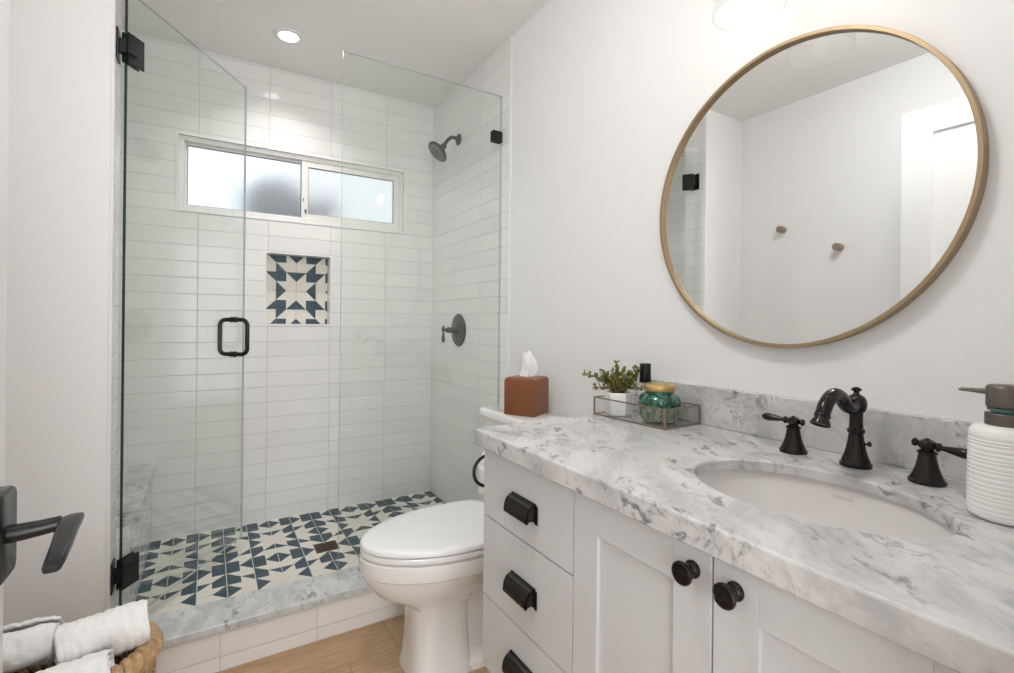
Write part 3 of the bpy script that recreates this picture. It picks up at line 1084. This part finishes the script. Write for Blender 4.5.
# on the far wall of the bowl, reading along -y
ly = 0.447
xw = SX + SAX - 0.0018
lm.transform(Matrix.Translation((xw, ly, 0.8605)) @ Matrix(((0, 0.35, -0.937, 0), (-1, 0, 0, 0), (0, 0.937, 0.35, 0), (0, 0, 0, 1))))
lo = bpy.data.objects.new('lettering', lm)
C.objects.link(lo)
lo.parent = sk
lm.transform(world_matrix(sk).inverted())

# faucet
FX = 1.0795
fa = thing('faucet', 'dark bronze widespread faucet with curved spout behind the sink', 'faucet', (FX, 0.464, COUNT))
bell = [(0.0265, 0.0), (0.0272, 0.003), (0.0265, 0.007), (0.0240, 0.009), (0.0235, 0.012), (0.0205, 0.020), (0.0165, 0.034), (0.0138, 0.050), (0.0125, 0.060)]
q = MB()
q.lathe(bell + [(0.0125, 0.064), (0.0150, 0.066), (0.0150, 0.071), (0.0118, 0.074), (0.0112, 0.090), (0.0115, 0.104), (0.0140, 0.106), (0.0165, 0.112), (0.0180, 0.121), (0.0165, 0.130),
               (0.0125, 0.136), (0.0070, 0.139), (0.0048, 0.142), (0.0048, 0.145), (0.0085, 0.147), (0.0092, 0.1495), (0.006, 0.152), (0.0035, 0.1535), (0.0005, 0.154)], (FX, 0.464, COUNT + 0.0002), n=32)
# spout: dips out of the body, arches over and ends in a flared aerator
z0 = COUNT
sp = [(FX - 0.006, z0 + 0.121), (FX - 0.022, z0 + 0.117), (FX - 0.036, z0 + 0.119), (FX - 0.050, z0 + 0.129), (FX - 0.063, z0 + 0.139), (FX - 0.079, z0 + 0.1445), (FX - 0.094, z0 + 0.1425),
      (FX - 0.108, z0 + 0.135), (FX - 0.119, z0 + 0.124), (FX - 0.125, z0 + 0.114), (FX - 0.127, z0 + 0.110)]
def smooth_path(pts, n=4):
    out = []
    P = [Vector(p) for p in pts]
    for i in range(len(P) - 1):
        a, b, c, d = P[max(i - 1, 0)], P[i], P[i + 1], P[min(i + 2, len(P) - 1)]
        for k in range(n):
            t = k / n
            out.append(0.5 * ((2 * b) + (c - a) * t + (2 * a - 5 * b + 4 * c - d) * t * t + (3 * b - a - 3 * c + d) * t ** 3))
    out.append(P[-1])
    return out
sp3 = smooth_path([(x, 0.464, z) for x, z in sp])
q.tube(sp3, [0.0132 - 0.0008 * min(1, i / 20) for i in range(len(sp3))], 16)
tipd = (Vector(sp3[-1]) - Vector(sp3[-3])).normalized()
q.lathe([(0.0105, -0.002), (0.0135, -0.001), (0.0140, 0.002), (0.0120, 0.004), (0.0125, 0.006), (0.0165, 0.015), (0.0168, 0.018), (0.0150, 0.0185), (0.014, 0.016), (0.0005, 0.016)], sp3[-1], tipd, 24)
q.build('spout', 'bronze', fa)
q = MB()
q.lathe([(0.0022, 0.010), (0.0022, 0.0185), (0.0046, 0.019), (0.0054, 0.022), (0.004, 0.0245), (0.0005, 0.0255)], (FX, 0.464, COUNT + 0.042), (0.55, -0.83, 0.12), 12)
q.build('lift_rod', 'bronze', fa)
def valve_handle(y, s):
    q = MB()
    q.lathe([(r_, h_ * 0.83) for r_, h_ in bell + [(0.0128, 0.0605), (0.0145, 0.062), (0.0145, 0.066), (0.0095, 0.069), (0.0090, 0.071), (0.0125, 0.074), (0.0140, 0.080), (0.0125, 0.086), (0.0075, 0.090), (0.004, 0.091), (0.0035, 0.093), (0.0005, 0.094)]],
            (FX - 0.003, y, COUNT + 0.0002), n=30)
    b = q.build('valve_handle', 'bronze', fa)
    q = MB()
    zc = COUNT + 0.0665
    dirv = Vector((-0.10, s, 0.02 if s > 0 else -0.06)).normalized()
    o = Vector((FX - 0.003, y, zc))
    q.lathe([(0.0045, -0.022), (0.0072, -0.020), (0.0076, -0.017), (0.005, -0.0145), (0.0042, -0.010), (0.0042, 0.010), (0.0060, 0.013), (0.0078, 0.0155), (0.0078, 0.018), (0.0045, 0.0205), (0.0046, 0.026), (0.0066, 0.037),
             (0.0086, 0.050), (0.0080, 0.059), (0.0050, 0.0645), (0.0012, 0.067)], o, dirv, 18)
    q.build('lever', 'bronze', b)
valve_handle(0.582, 1)
valve_handle(0.352, -1)

# soap dispenser
sx_, sy_ = 0.975, 0.229
so = thing('soap_dispenser', 'ribbed white soap bottle with dark pump at the right edge', 'soap dispenser', (sx_, sy_, COUNT))
q = MB()
pr_ = [(0.001, 0.0), (0.034, 0.0), (0.0395, 0.003), (0.0415, 0.007)]
zz = 0.010
random.seed(3)
while zz < 0.114:
    stp = random.choice((0.0045, 0.006, 0.0075))
    r_ = 0.0415 - 0.0012 * max(0, (zz - 0.05) / 0.06)
    pr_ += [(r_ - 0.0007, zz), (r_, zz + stp * 0.35), (r_, zz + stp * 0.8)]
    zz += stp
pr_ += [(0.0398, 0.1195), (0.0390, 0.1245), (0.0360, 0.1295), (0.0300, 0.1325), (0.022, 0.1335), (0.001, 0.1335)]
q.lathe(pr_, (sx_, sy_, COUNT + 0.0003), n=56)
q.build('bottle', 'ceramic', so)
q = MB()
q.lathe([(0.001, 0.133), (0.0225, 0.133), (0.0230, 0.134), (0.0230, 0.1495), (0.0222, 0.1505), (0.001, 0.1495)], (sx_, sy_, COUNT), n=40)
col = q.build('collar', 'soap_metal', so)
q = MB()
q.lathe([(0.0165, 0.149), (0.0165, 0.154), (0.0205, 0.1545), (0.0205, 0.158), (0.017, 0.1585), (0.017, 0.160)], (sx_, sy_, COUNT), n=32)
q.build('pump_stem', 'teal', so)
q = MB()
q.lathe([(0.001, 0.1595), (0.0215, 0.1595), (0.0220, 0.161), (0.0220, 0.187), (0.0205, 0.1895), (0.0170, 0.191), (0.001, 0.1915)], (sx_, sy_, COUNT), n=40)
nd = Vector((-0.25, 1, 0)).normalized()
nb = Vector((sx_, sy_, COUNT + 0.180))
q.tube([nb + nd * 0.018, nb + nd * 0.030, nb + nd * 0.040 + Vector((0, 0, 0.0006)), nb + nd * 0.047 + Vector((0, 0, 0.0006)), nb + nd * 0.051], [0.0055, 0.0044, 0.0038, 0.0034, 0.0016], 12, flat=0.8)
q.build('pump_head', 'soap_metal', so)

# ------------------------------------------------------------------ tray group
FL, FR, BR, BL = Vector((0.984, 1.1135)), Vector((0.999, 0.862)), Vector((1.141, 0.868)), Vector((1.127, 1.1155))
ty = thing('glass_tray', 'clear glass tray with copper edges left of the faucet', 'tray', ((FL.x + BR.x) / 2, (FL.y + BR.y) / 2, COUNT))
TZ0, TZ1 = COUNT + 0.0005, COUNT + 0.052
q = MB()
cs = [FL, FR, BR, BL]
for i in range(4):
    a, b = cs[i], cs[(i + 1) % 4]
    for z in (TZ0 + 0.0025, TZ1):
        q.tube([(a.x, a.y, z), (b.x, b.y, z)], 0.0020, 6)
    q.tube([(a.x, a.y, TZ0), (a.x, a.y, TZ1 + 0.002)], 0.0027 if i != 1 else 0.0036, 6)
q.build('copper_edging', 'copper', ty)
for i in range(4):
    a, b = cs[i], cs[(i + 1) % 4]
    q = MB()
    d_ = (b - a).normalized()
    n_ = Vector((-d_.y, d_.x))
    q.prism([(0.003, 0.001), ((b - a).length - 0.003, 0.001), ((b - a).length - 0.003, -0.001), (0.003, -0.001)], TZ0 + 0.004, TZ1 - 0.002,
            ((a.x, a.y, 0), (d_.x, d_.y, 0), (n_.x, n_.y, 0), (0, 0, 1)))
    q.build('glass_side', 'clear', ty, smooth=False)
q = MB()
ctr = (FL + FR + BR + BL) / 4
q.prism([((p - ctr).x * 0.97, (p - ctr).y * 0.97) for p in cs], 0, 0.0022, ((ctr.x, ctr.y, TZ0 + 0.001), (1, 0, 0), (0, 1, 0), (0, 0, 1)))
q.build('glass_base', 'clear', ty, smooth=False)
TB = TZ0 + 0.0036

# faceted planter with a small succulent bush
px_, py_ = 1.038, 1.066
pp = thing('planter', 'white faceted pot with small leafy succulent in the glass tray', 'potted plant', (px_, py_, TB))
q = MB()
q.lathe([(0.001, 0.0), (0.036, 0.0), (0.0385, 0.003), (0.0435, 0.030), (0.0430, 0.064), (0.0405, 0.066), (0.0385, 0.064), (0.0385, 0.056), (0.001, 0.056)], (px_, py_, TB), n=6, ref=(0.35, 1, 0))
q.build('pot', 'ceramic', pp, angle=20)
q = MB()
q.lathe([(0.001, 0.0565), (0.036, 0.0565), (0.030, 0.060), (0.001, 0.061)], (px_, py_, TB), n=14)
q.build('soil', 'soil', pp)
random.seed(21)
stems, leaves = MB(), MB()
def leaf_at(p, d, size):
    d = d.normalized()
    sd_ = d.cross(Vector((random.uniform(-1, 1), random.uniform(-1, 1), random.uniform(-1, 1)))).normalized()
    nn = d.cross(sd_)
    prof = [(0.12, 0.0), (0.62, 0.25), (0.95, 0.55), (0.80, 0.85), (0.35, 1.0)]
    rs = []
    for w_, l_ in prof:
        c_ = p + d * (size * 1.25 * l_)
        rs.append([c_ + sd_ * (w_ * size * 0.5 * cos(2 * pi * k / 6)) + nn * (w_ * size * 0.17 * sin(2 * pi * k / 6)) for k in range(6)])
    leaves.rings(rs)
vr = Vector((0.8545, -0.5195, 0))    # sideways spread as the photo shows the bush
vf = Vector((0.5195, 0.8545, 0))
stem_list = [(-0.104, 0.060, 0.00), (-0.064, 0.046, 0.03), (-0.052, 0.070, -0.02), (-0.010, 0.088, 0.00), (0.014, 0.072, 0.02), (0.050, 0.076, -0.01), (0.066, 0.070, 0.01), (0.036, 0.036, -0.04),
             (-0.030, 0.050, -0.04), (0.020, 0.050, -0.045), (-0.078, 0.018, -0.02), (0.0, 0.055, 0.04), (0.040, 0.052, 0.03),
             (-0.040, 0.030, 0.02), (0.028, 0.062, 0.0), (0.055, 0.045, 0.02), (-0.020, 0.066, 0.015), (0.060, 0.020, -0.03), (-0.048, 0.058, 0.0)]
for (sx2, sz2, sf2) in stem_list:
    b0 = Vector((px_, py_, TB + 0.058)) + vr * random.uniform(-0.014, 0.014) + vf * random.uniform(-0.012, 0.012)
    tip = Vector((px_, py_, TB + 0.062 + sz2)) + vr * sx2 + vf * sf2 * 0.7
    tip.x = min(tip.x, W - 0.012)
    mid = (b0 + tip) / 2 + Vector((0, 0, 0.012))
    pts = smooth_path([b0, b0.lerp(mid, 0.6) + Vector((0, 0, 0.004)), mid, tip], 4)
    stems.tube(pts, [0.0022 - 0.0013 * i / (len(pts) - 1) for i in range(len(pts))], 6)
    for i in range(2, len(pts)):
        t = (pts[i] - pts[i - 1]).normalized()
        for k in range(3 if i > 4 else 2):
            a = random.uniform(0, 2 * pi)
            side = t.cross(Vector((cos(a), sin(a), 0.4))).normalized()
            leaf_at(pts[i - 1].lerp(pts[i], random.random()), side * 0.8 + t * 0.5 + Vector((0, 0, 0.25)), random.uniform(0.0075, 0.0115))
stems.build('stems', 'stem', pp)
leaves.build('leaves', 'leaf', pp, angle=60)

# green jar with gold lid
jx, jy = 1.062, 0.937
jr = thing('jar', 'green mercury glass jar with gold lid in the glass tray', 'jar', (jx, jy, TB))
q = MB()
q.lathe([(0.001, 0.0), (0.040, 0.0), (0.048, 0.006), (0.0560, 0.022), (0.0575, 0.036), (0.0562, 0.044)], (jx, jy, TB), n=44, cap1=False, mi=1)
q.lathe([(0.0562, 0.044), (0.0578, 0.050), (0.0565, 0.060), (0.052, 0.070), (0.043, 0.076), (0.0385, 0.0785), (0.0385, 0.086), (0.001, 0.086)], (jx, jy, TB), n=44, cap0=False)
q.build('glass_body', ['jar_green', 'jar_fleck'], jr, weld=True)
q = MB()
q.lathe([(0.001, 0.085), (0.0410, 0.085), (0.0425, 0.087), (0.0425, 0.098), (0.0415, 0.1005), (0.037, 0.103), (0.001, 0.1045)], (jx, jy, TB), n=44)
q.build('lid', 'gold', jr)

# small bottle with black cap
bx_, by_ = 1.112, 1.035
bo = thing('bottle', 'slim white bottle with tall black cap behind the green jar', 'bottle', (bx_, by_, TB))
q = MB()
q.lathe([(0.001, 0.0), (0.0175, 0.0), (0.0190, 0.002), (0.0190, 0.074), (0.0180, 0.080), (0.0135, 0.085), (0.0150, 0.090), (0.0150, 0.094), (0.001, 0.094)], (bx_, by_, TB), n=28)
q.build('body', 'label', bo)
q = MB()
q.lathe([(0.001, 0.0935), (0.0168, 0.0935), (0.0172, 0.0945), (0.0162, 0.147), (0.0155, 0.149), (0.001, 0.1495)], (bx_, by_, TB), n=28)
q.build('cap', 'black', bo)

# ------------------------------------------------------------------ mirror and sconce
MY, MZ, MR = 0.656, 1.481, 0.357
mi_ = thing('wall_mirror', 'large round brass framed mirror above the sink', 'mirror', (W, MY, MZ))
q = MB()
q.lathe([(MR - 0.0085, 0.0005), (MR, 0.0005), (MR, 0.0265), (MR - 0.0008, 0.0275), (MR - 0.0077, 0.0275), (MR - 0.0085, 0.0265)], (W, MY, MZ), (-1, 0, 0), 128, loop=True)
q.build('frame', 'brass', mi_)
q = MB()
q.lathe([(MR - 0.009, 0.012), (MR - 0.009, 0.0160)], (W, MY, MZ), (-1, 0, 0), 128)
q.build('mirror_glass', 'mirror', mi_)

LX, LY, LZ = 1.003, 0.648, 1.862
sc = thing('sconce', 'wall sconce with clear glass cylinder shade above the mirror', 'wall lamp', (W, LY, LZ + 0.19))
q = MB()
q.lathe([(0.055, 0.0005), (0.055, 0.012), (0.052, 0.016), (0.001, 0.017)], (W, LY, LZ + 0.252), (-1, 0, 0), 36)
q.build('backplate', 'brass', sc)
q = MB()
q.tube(smooth_path([(W - 0.014, LY, LZ + 0.252), (W - 0.08, LY, LZ + 0.257), (LX + 0.03, LY, LZ + 0.274), (LX, LY, LZ + 0.257), (LX, LY, LZ + 0.222)], 5), 0.007, 12)
q.build('arm', 'brass', sc)
q = MB()
q.lathe([(0.0215, 0.1700), (0.0215, 0.2020), (0.030, 0.2040), (0.073, 0.2060), (0.074, 0.2140), (0.020, 0.2220), (0.001, 0.2240)], (LX, LY, LZ), n=36)
q.build('socket', 'brass', sc)
q = MB()
q.lathe([(0.0722, 0.0), (0.0735, 0.001), (0.0735, 0.2055), (0.0710, 0.2055), (0.0710, 0.001)], (LX, LY, LZ), n=64, loop=True)
gs = q.build('glass_shade', 'clear', sc)
q = MB()
q.tube([(LX + 0.0722 * cos(2 * pi * k / 64), LY + 0.0722 * sin(2 * pi * k / 64), LZ - 0.0005) for k in range(64)], 0.0007, 6, closed=True)
q.build('rim_glint', simple('pale_rim_glint', (0.80, 0.81, 0.81), 0.1), gs)  # pale opaque ring, light caught by the glass rim put in as colour
q = MB()
q.lathe([(0.001, 0.1140), (0.010, 0.1160), (0.016, 0.1230), (0.018, 0.1340), (0.0165, 0.1480), (0.012, 0.1620), (0.0115, 0.1740)], (LX, LY, LZ), n=24)
q.build('bulb', 'bulb', sc)

# ------------------------------------------------------------------ pegs on the left wall
for (y, z, lb) in ((1.645, 1.737, 'small round taupe wall peg, the higher one near the wall corner'), (1.338, 1.597, 'small round taupe wall peg, the lower one near the open door')):
    t = thing('wall_peg', lb, 'wall hook', (XL, y, z), group='pegs on the left wall')
    q = MB()
    q.lathe([(0.0195, 0.0005), (0.0200, 0.002), (0.0200, 0.046), (0.0188, 0.0485), (0.001, 0.049)], (XL, y, z), (1, 0, 0), 28)
    M.setdefault('taupe', simple('taupe_metal', (0.36, 0.28, 0.21), 0.4, 0.5))
    q.build('peg', 'taupe', t)

# ------------------------------------------------------------------ toilet
TY = 1.570
to = thing('toilet', 'white two-piece toilet with closed lid beside the vanity', 'toilet', (0.75, TY, 0))


def egg(xc, af, ab, b, z, n=64, e=2.0, eb=2.4):
    """plan outline: af towards the bowl's front (-x), ab towards the wall (+x)"""
    out = []
    for k in range(n):
        a = 2 * pi * k / n
        c_, s_ = cos(a), sin(a)
        ee = eb if c_ > 0 else e
        xx = abs(c_) ** (2 / ee) * (1 if c_ > 0 else -1)
        yy = abs(s_) ** (2 / ee) * (1 if s_ > 0 else -1)
        out.append(Vector((xc + (ab if c_ > 0 else af) * xx, TY + b * yy, z)))
    return out


q = MB()
q.rings([egg(0.672, 0.100, 0.115, 0.114, 0.0, e=3.6, eb=5), egg(0.672, 0.100, 0.115, 0.115, 0.010, e=3.6, eb=5), egg(0.672, 0.094, 0.110, 0.108, 0.03, e=3.4, eb=5),
         egg(0.672, 0.090, 0.105, 0.100, 0.10, e=3.2, eb=5), egg(0.672, 0.088, 0.100, 0.097, 0.18, e=3.0, eb=5), egg(0.672, 0.092, 0.105, 0.099, 0.232, e=2.7, eb=4), egg(0.675, 0.140, 0.14, 0.112, 0.262, e=2.4, eb=3.4),
         egg(0.715, 0.245, 0.23, 0.142, 0.296, e=2.2, eb=3.2), egg(0.735, 0.292, 0.235, 0.164, 0.328, e=2.0, eb=3.4), egg(0.742, 0.312, 0.233, 0.178, 0.358, e=1.92, eb=3.6), egg(0.742, 0.312, 0.233, 0.1795, 0.362, e=1.92, eb=3.6),
         egg(0.745, 0.322, 0.232, 0.187, 0.368, e=1.92, eb=3.8), egg(0.745, 0.325, 0.232, 0.190, 0.395, e=1.92, eb=4), egg(0.745, 0.323, 0.232, 0.188, 0.414, e=1.92, eb=4), egg(0.745, 0.316, 0.228, 0.182, 0.4185, e=1.92, eb=4)])
q.build('bowl', 'porcelain', to)
# trapway behind the pedestal column, set back from its sides
q = MB()
q.rings([egg(0.93, 0.215, 0.19, 0.108, 0.0, e=5, eb=5), egg(0.93, 0.215, 0.19, 0.108, 0.022, e=5, eb=5), egg(0.93, 0.212, 0.185, 0.096, 0.034, e=5, eb=5), egg(0.93, 0.21, 0.185, 0.066, 0.06, e=5, eb=5), egg(0.93, 0.21, 0.185, 0.060, 0.18, e=5, eb=5),
         egg(0.93, 0.21, 0.185, 0.066, 0.27, e=5, eb=5), egg(0.94, 0.19, 0.185, 0.10, 0.32, e=4, eb=5), egg(0.965, 0.15, 0.16, 0.14, 0.38, e=4, eb=5), egg(0.965, 0.15, 0.16, 0.14, 0.4175, e=4, eb=5)])
q.build('trapway', 'porcelain', to)
q = MB()
sa, sb2, sw = 0.322, 0.200, 0.191
q.rings([egg(0.745, sa - 0.006, sb2, sw - 0.006, 0.4240, e=1.9, eb=4.5), egg(0.745, sa, sb2, sw, 0.426, e=1.9, eb=4.5), egg(0.745, sa, sb2, sw, 0.438, e=1.9, eb=4.5), egg(0.745, sa - 0.004, sb2, sw - 0.004, 0.4415, e=1.9, eb=4.5)])
q.build('seat', 'seat', to)
q = MB()
q.rings([egg(0.745, sa - d_, sb2 - e_, sw - d_, z_, e=1.9, eb=4.8) for d_, e_, z_ in ((0.003, 0, 0.4440), (-0.001, -0.001, 0.4470), (-0.001, -0.001, 0.4540), (0.001, 0.001, 0.4590), (0.005, 0.004, 0.4625), (0.012, 0.010, 0.4648), (0.035, 0.03, 0.4668), (0.09, 0.08, 0.4688), (0.15, 0.16, 0.470), (0.18, 0.2, 0.4702))])
lid_o = q.build('lid', 'seat', to)
for s in (-1, 1):
    MB().box(0.925, 0.957, TY + s * 0.075 - 0.02, TY + s * 0.075 + 0.02, 0.4185, 0.455, 0.006).build('lid_hinge', 'seat', to)
q = MB()
def rbox(x0, x1, y0, y1, z, r=0.03):
    return [Vector(((x0 + x1) / 2 + a, (y0 + y1) / 2 + b, z)) for a, b in rrect(x1 - x0, y1 - y0, r, 6)]
hw = 0.205
q.rings([rbox(0.985, W - 0.012, TY - hw + 0.03, TY + hw - 0.03, 0.4220), rbox(0.975, W - 0.012, TY - hw + 0.018, TY + hw - 0.018, 0.45), rbox(0.966, W - 0.012, TY - hw, TY + hw, 0.60), rbox(0.962, W - 0.012, TY - hw - 0.004, TY + hw + 0.004, 0.788)])
q.build('tank', 'porcelain', to)
q = MB()
q.rings([rbox(0.960, W - 0.010, TY - hw - 0.006, TY + hw + 0.006, 0.789), rbox(0.948, W - 0.008, TY - hw - 0.015, TY + hw + 0.015, 0.797, 0.034), rbox(0.946, W - 0.008, TY - hw - 0.016, TY + hw + 0.016, 0.817, 0.034),
         rbox(0.949, W - 0.010, TY - hw - 0.013, TY + hw + 0.013, 0.824, 0.034), rbox(0.956, W - 0.016, TY - hw - 0.006, TY + hw + 0.006, 0.8285, 0.03)])
q.build('tank_lid', 'porcelain', to)

for ch in to.children:
    if ch.name.split('.')[0] in ('bowl', 'trapway', 'seat', 'lid', 'lid_hinge'):
        ch.data.transform(Matrix.Translation((0, 0.006, 0)) @ Matrix.Diagonal((1, 1, 1.008, 1)))
# tissue box on the tank lid
tb = thing('tissue_box', 'brown leather tissue box on the toilet tank lid', 'tissue box', (1.043, 1.565, 0.829), radians(-61))
RB = world_matrix(tb)
q = MB()
bs, bh = 0.064, 0.139
q.rings([[Vector((a, b, z)) for a, b in rrect(2 * w_, 2 * w_, rr_, 4)] for w_, rr_, z in ((bs - 0.001, 0.003, 0.0005), (bs, 0.004, 0.003), (bs, 0.004, bh - 0.014), (bs - 0.0015, 0.006, bh - 0.005), (bs - 0.007, 0.008, bh), (bs - 0.02, 0.008, bh + 0.0015), (0.03, 0.01, bh + 0.002))])
bmesh.ops.transform(q.bm, matrix=RB, verts=q.bm.verts)
q.build('leather_cover', 'leather', tb)
q = MB()
q.lathe([(0.017, 0.0), (0.017, 0.0012), (0.001, 0.0012)], (0, 0, bh + 0.002), n=24, sx=1.4, sy=0.5)
bmesh.ops.transform(q.bm, matrix=RB, verts=q.bm.verts)
q.build('slot', 'black', tb)
# the tissue: a gathered cone of folded paper
q = MB()
rs = []
nt_ = 72
for i in range(17):
    t = i / 16
    rad = 0.017 + 0.004 * sin(pi * t) - 0.011 * t ** 1.6
    ring = []
    for k in range(nt_):
        a = 2 * pi * k / nt_
        f = 1 + 0.42 * sin(4 * a + 1.6 * t) * (0.3 + t * 0.7) + 0.24 * sin(9 * a - 3 * t)
        lift = 0.014 * t * t * sin(2 * a + 0.7) + 0.006 * t * sin(5 * a)
        ring.append(Vector((rad * f * 1.35 * cos(a) + 0.006 * sin(3 * t), rad * f * 0.70 * sin(a) + 0.004 * sin(5 * t), bh + 0.002 + 0.083 * t + lift)))
    rs.append(ring)
q.rings(rs, cap0=False, cap1=True)
bmesh.ops.transform(q.bm, matrix=RB, verts=q.bm.verts)
q.build('tissue', 'tissue', tb, angle=60)

# toilet paper holder on the vanity's side
th_ = thing('toilet_paper_holder', 'black ring shaped toilet paper holder on the cabinet side', 'paper holder', (0.628, VY1, 0.78))
rcx, rcy, rcz, rr_ = 0.637, 1.140, 0.783, 0.040
q = MB()
q.tube([(rcx + rr_ * cos(a), rcy, rcz + rr_ * sin(a)) for a in [2 * pi * k / 40 for k in range(40)]], 0.0045, 10, closed=True)
q.build('ring', 'black', th_)
q = MB()
q.box(rcx - 0.008, rcx + 0.008, VY1 - 0.0002, rcy, rcz - rr_ - 0.022, rcz - rr_ - 0.004, 0.002)
q.lathe([(0.020, 0.0), (0.020, 0.005), (0.018, 0.006), (0.001, 0.006)], (rcx, VY1 - 0.0003, rcz - rr_ - 0.013), (0, 1, 0), 24)
q.build('mount', 'black', th_)
tr = thing('toilet_paper_roll', 'white toilet paper roll hanging beside the cabinet behind the ring', 'toilet paper', (0.66, 1.21, 0.72))
q = MB()
rx_, ry0, ry1, rz_ = 0.722, 1.165, 1.255, 0.765
prof_out = 0.050
q.lathe([(0.020, 0.0), (0.049, 0.0), (0.050, 0.002), (0.050, 0.088), (0.049, 0.090), (0.020, 0.090)], (rx_, ry0, rz_), (0, 1, 0), 40, loop=True)
q.build('roll', 'tissue', tr)
q = MB()
n_s = 8
q.rings([[Vector((rx_ - 0.0505 - 0.001 * sin(j * 1.1) + d2, ry0 + 0.002 + 0.086 * k / 6, rz_ - 0.012 * j)) for k in range(7)] for d2 in (0.0,) for j in range(n_s)], closed=False, cap0=False, cap1=False)
sheet = q.build('hanging_sheet', 'tissue', tr)
sm = sheet.modifiers.new('thickness', 'SOLIDIFY')
sm.thickness = 0.0008

# ------------------------------------------------------------------ basket with rolled towels
BXC, BYC, BRT, BRB, BH, BSY = -0.318, 1.420, 0.208, 0.188, 0.412, 0.70
ba = thing('basket', 'woven rope basket of towels between the door and shower', 'basket', (BXC, BYC, 0))
def strand(mbx, rfun, z, r_s, turns, phase, n=260, off=0.0):
    pts = []
    for k in range(n):
        a = 2 * pi * k / n
        b_ = turns * a + phase
        rr2 = rfun + r_s * 1.05 * cos(b_)
        pts.append((BXC + rr2 * cos(a), BYC + (rr2 - BRT * (1 - BSY)) * sin(a), z + r_s * 1.05 * sin(b_)))
    mbx.tube(pts, r_s * 0.98, 7, closed=True)
q = MB()
rows = 17
for i in range(rows):
    z = 0.014 + i * 0.0245
    rr2 = BRB + (BRT - BRB) * (z / BH) ** 0.8
    for ph in (0, pi):
        strand(q, rr2, z, 0.0082, 30 if i % 2 else -30, ph, n=400)
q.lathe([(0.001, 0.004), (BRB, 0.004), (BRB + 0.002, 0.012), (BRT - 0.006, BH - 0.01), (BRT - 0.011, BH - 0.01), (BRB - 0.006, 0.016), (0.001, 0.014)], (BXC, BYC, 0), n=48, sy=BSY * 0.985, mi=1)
q.build('woven_body', ['rope', 'rope_gap_shade'], ba)
q = MB()
for ph in (0, pi):
    strand(q, BRT + 0.002, BH, 0.0125, 24, ph, n=480)
q.build('rope_rim', 'rope', ba)


def towel(p0, p1, r, label, seed, turns=3.2, squash=0.85, flap=0.0, cant=0.0):
    """a towel rolled about the axis p0-p1"""
    p0, p1 = Vector(p0), Vector(p1)
    ax_ = (p1 - p0)
    L = ax_.length
    ax_.normalize()
    up = Vector((0, 0, 1))
    e1 = up.cross(ax_).normalized()
    e2 = ax_.cross(e1)
    ns, nl = 90, 36
    vg = []
    bmx = bmesh.new()
    for i in range(nl + 1):
        u = i / nl
        row = []
        for k in range(ns + 1):
            s = k / ns
            a = 2 * pi * turns * s + cant
            rad = 0.010 + (r - 0.010) * s
            c_ = p0 + ax_ * (L * u)
            pn = c_ * 16 + Vector((seed * 3.1, seed, k * 0.0))
            w_ = 1 + 0.17 * noise.noise(pn + Vector((cos(a) * 1.2, sin(a) * 1.2, 0))) * (0.3 + s)
            fine = 0.0062 * noise.noise(Vector((u * 22 + seed * 7, a * 2.6, seed))) * s
            endr = 1 - 0.10 * (abs(2 * u - 1) ** 6)
            rr3 = rad * w_ * endr * (1 + flap * max(0, (u - 0.45) / 0.55) ** 2 * max(0, cos(a - 0.9)) * s) + fine
            row.append(bmx.verts.new(c_ + e1 * rr3 * cos(a) + e2 * rr3 * sin(a) * squash + ax_ * 0.006 * noise.noise(Vector((a * 0.8, seed, 2)))))
        vg.append(row)
    for i in range(nl):
        for k in range(ns):
            bmx.faces.new((vg[i][k], vg[i][k + 1], vg[i + 1][k + 1], vg[i + 1][k]))
    mbx = MB()
    mbx.bm.free()
    mbx.bm = bmx
    mid = (p0 + p1) / 2
    ob = mbx.build('rolled_towel', 'towel', angle=75, origin=(mid.x, mid.y, mid.z - r * squash))
    sm_ = ob.modifiers.new('thickness', 'SOLIDIFY')
    sm_.thickness = 0.006
    sm_.offset = -1
    tag(ob, label, 'towel', 'white rolled towels in the rope basket')
    return ob


towel((-0.480, 1.475, 0.448), (-0.282, 1.462, 0.455), 0.058, 'rolled white towel lying at the back left of the basket', 1.3)
towel((-0.272, 1.412, 0.466), (-0.114, 1.428, 0.468), 0.063, 'rolled white towel on top at the right of the basket', 2.7, 3.0, 0.9, 0.22)
towel((-0.390, 1.316, 0.420), (-0.168, 1.324, 0.440), 0.052, 'rolled white towel tucked lowest at the front of the basket', 4.1, 2.8)
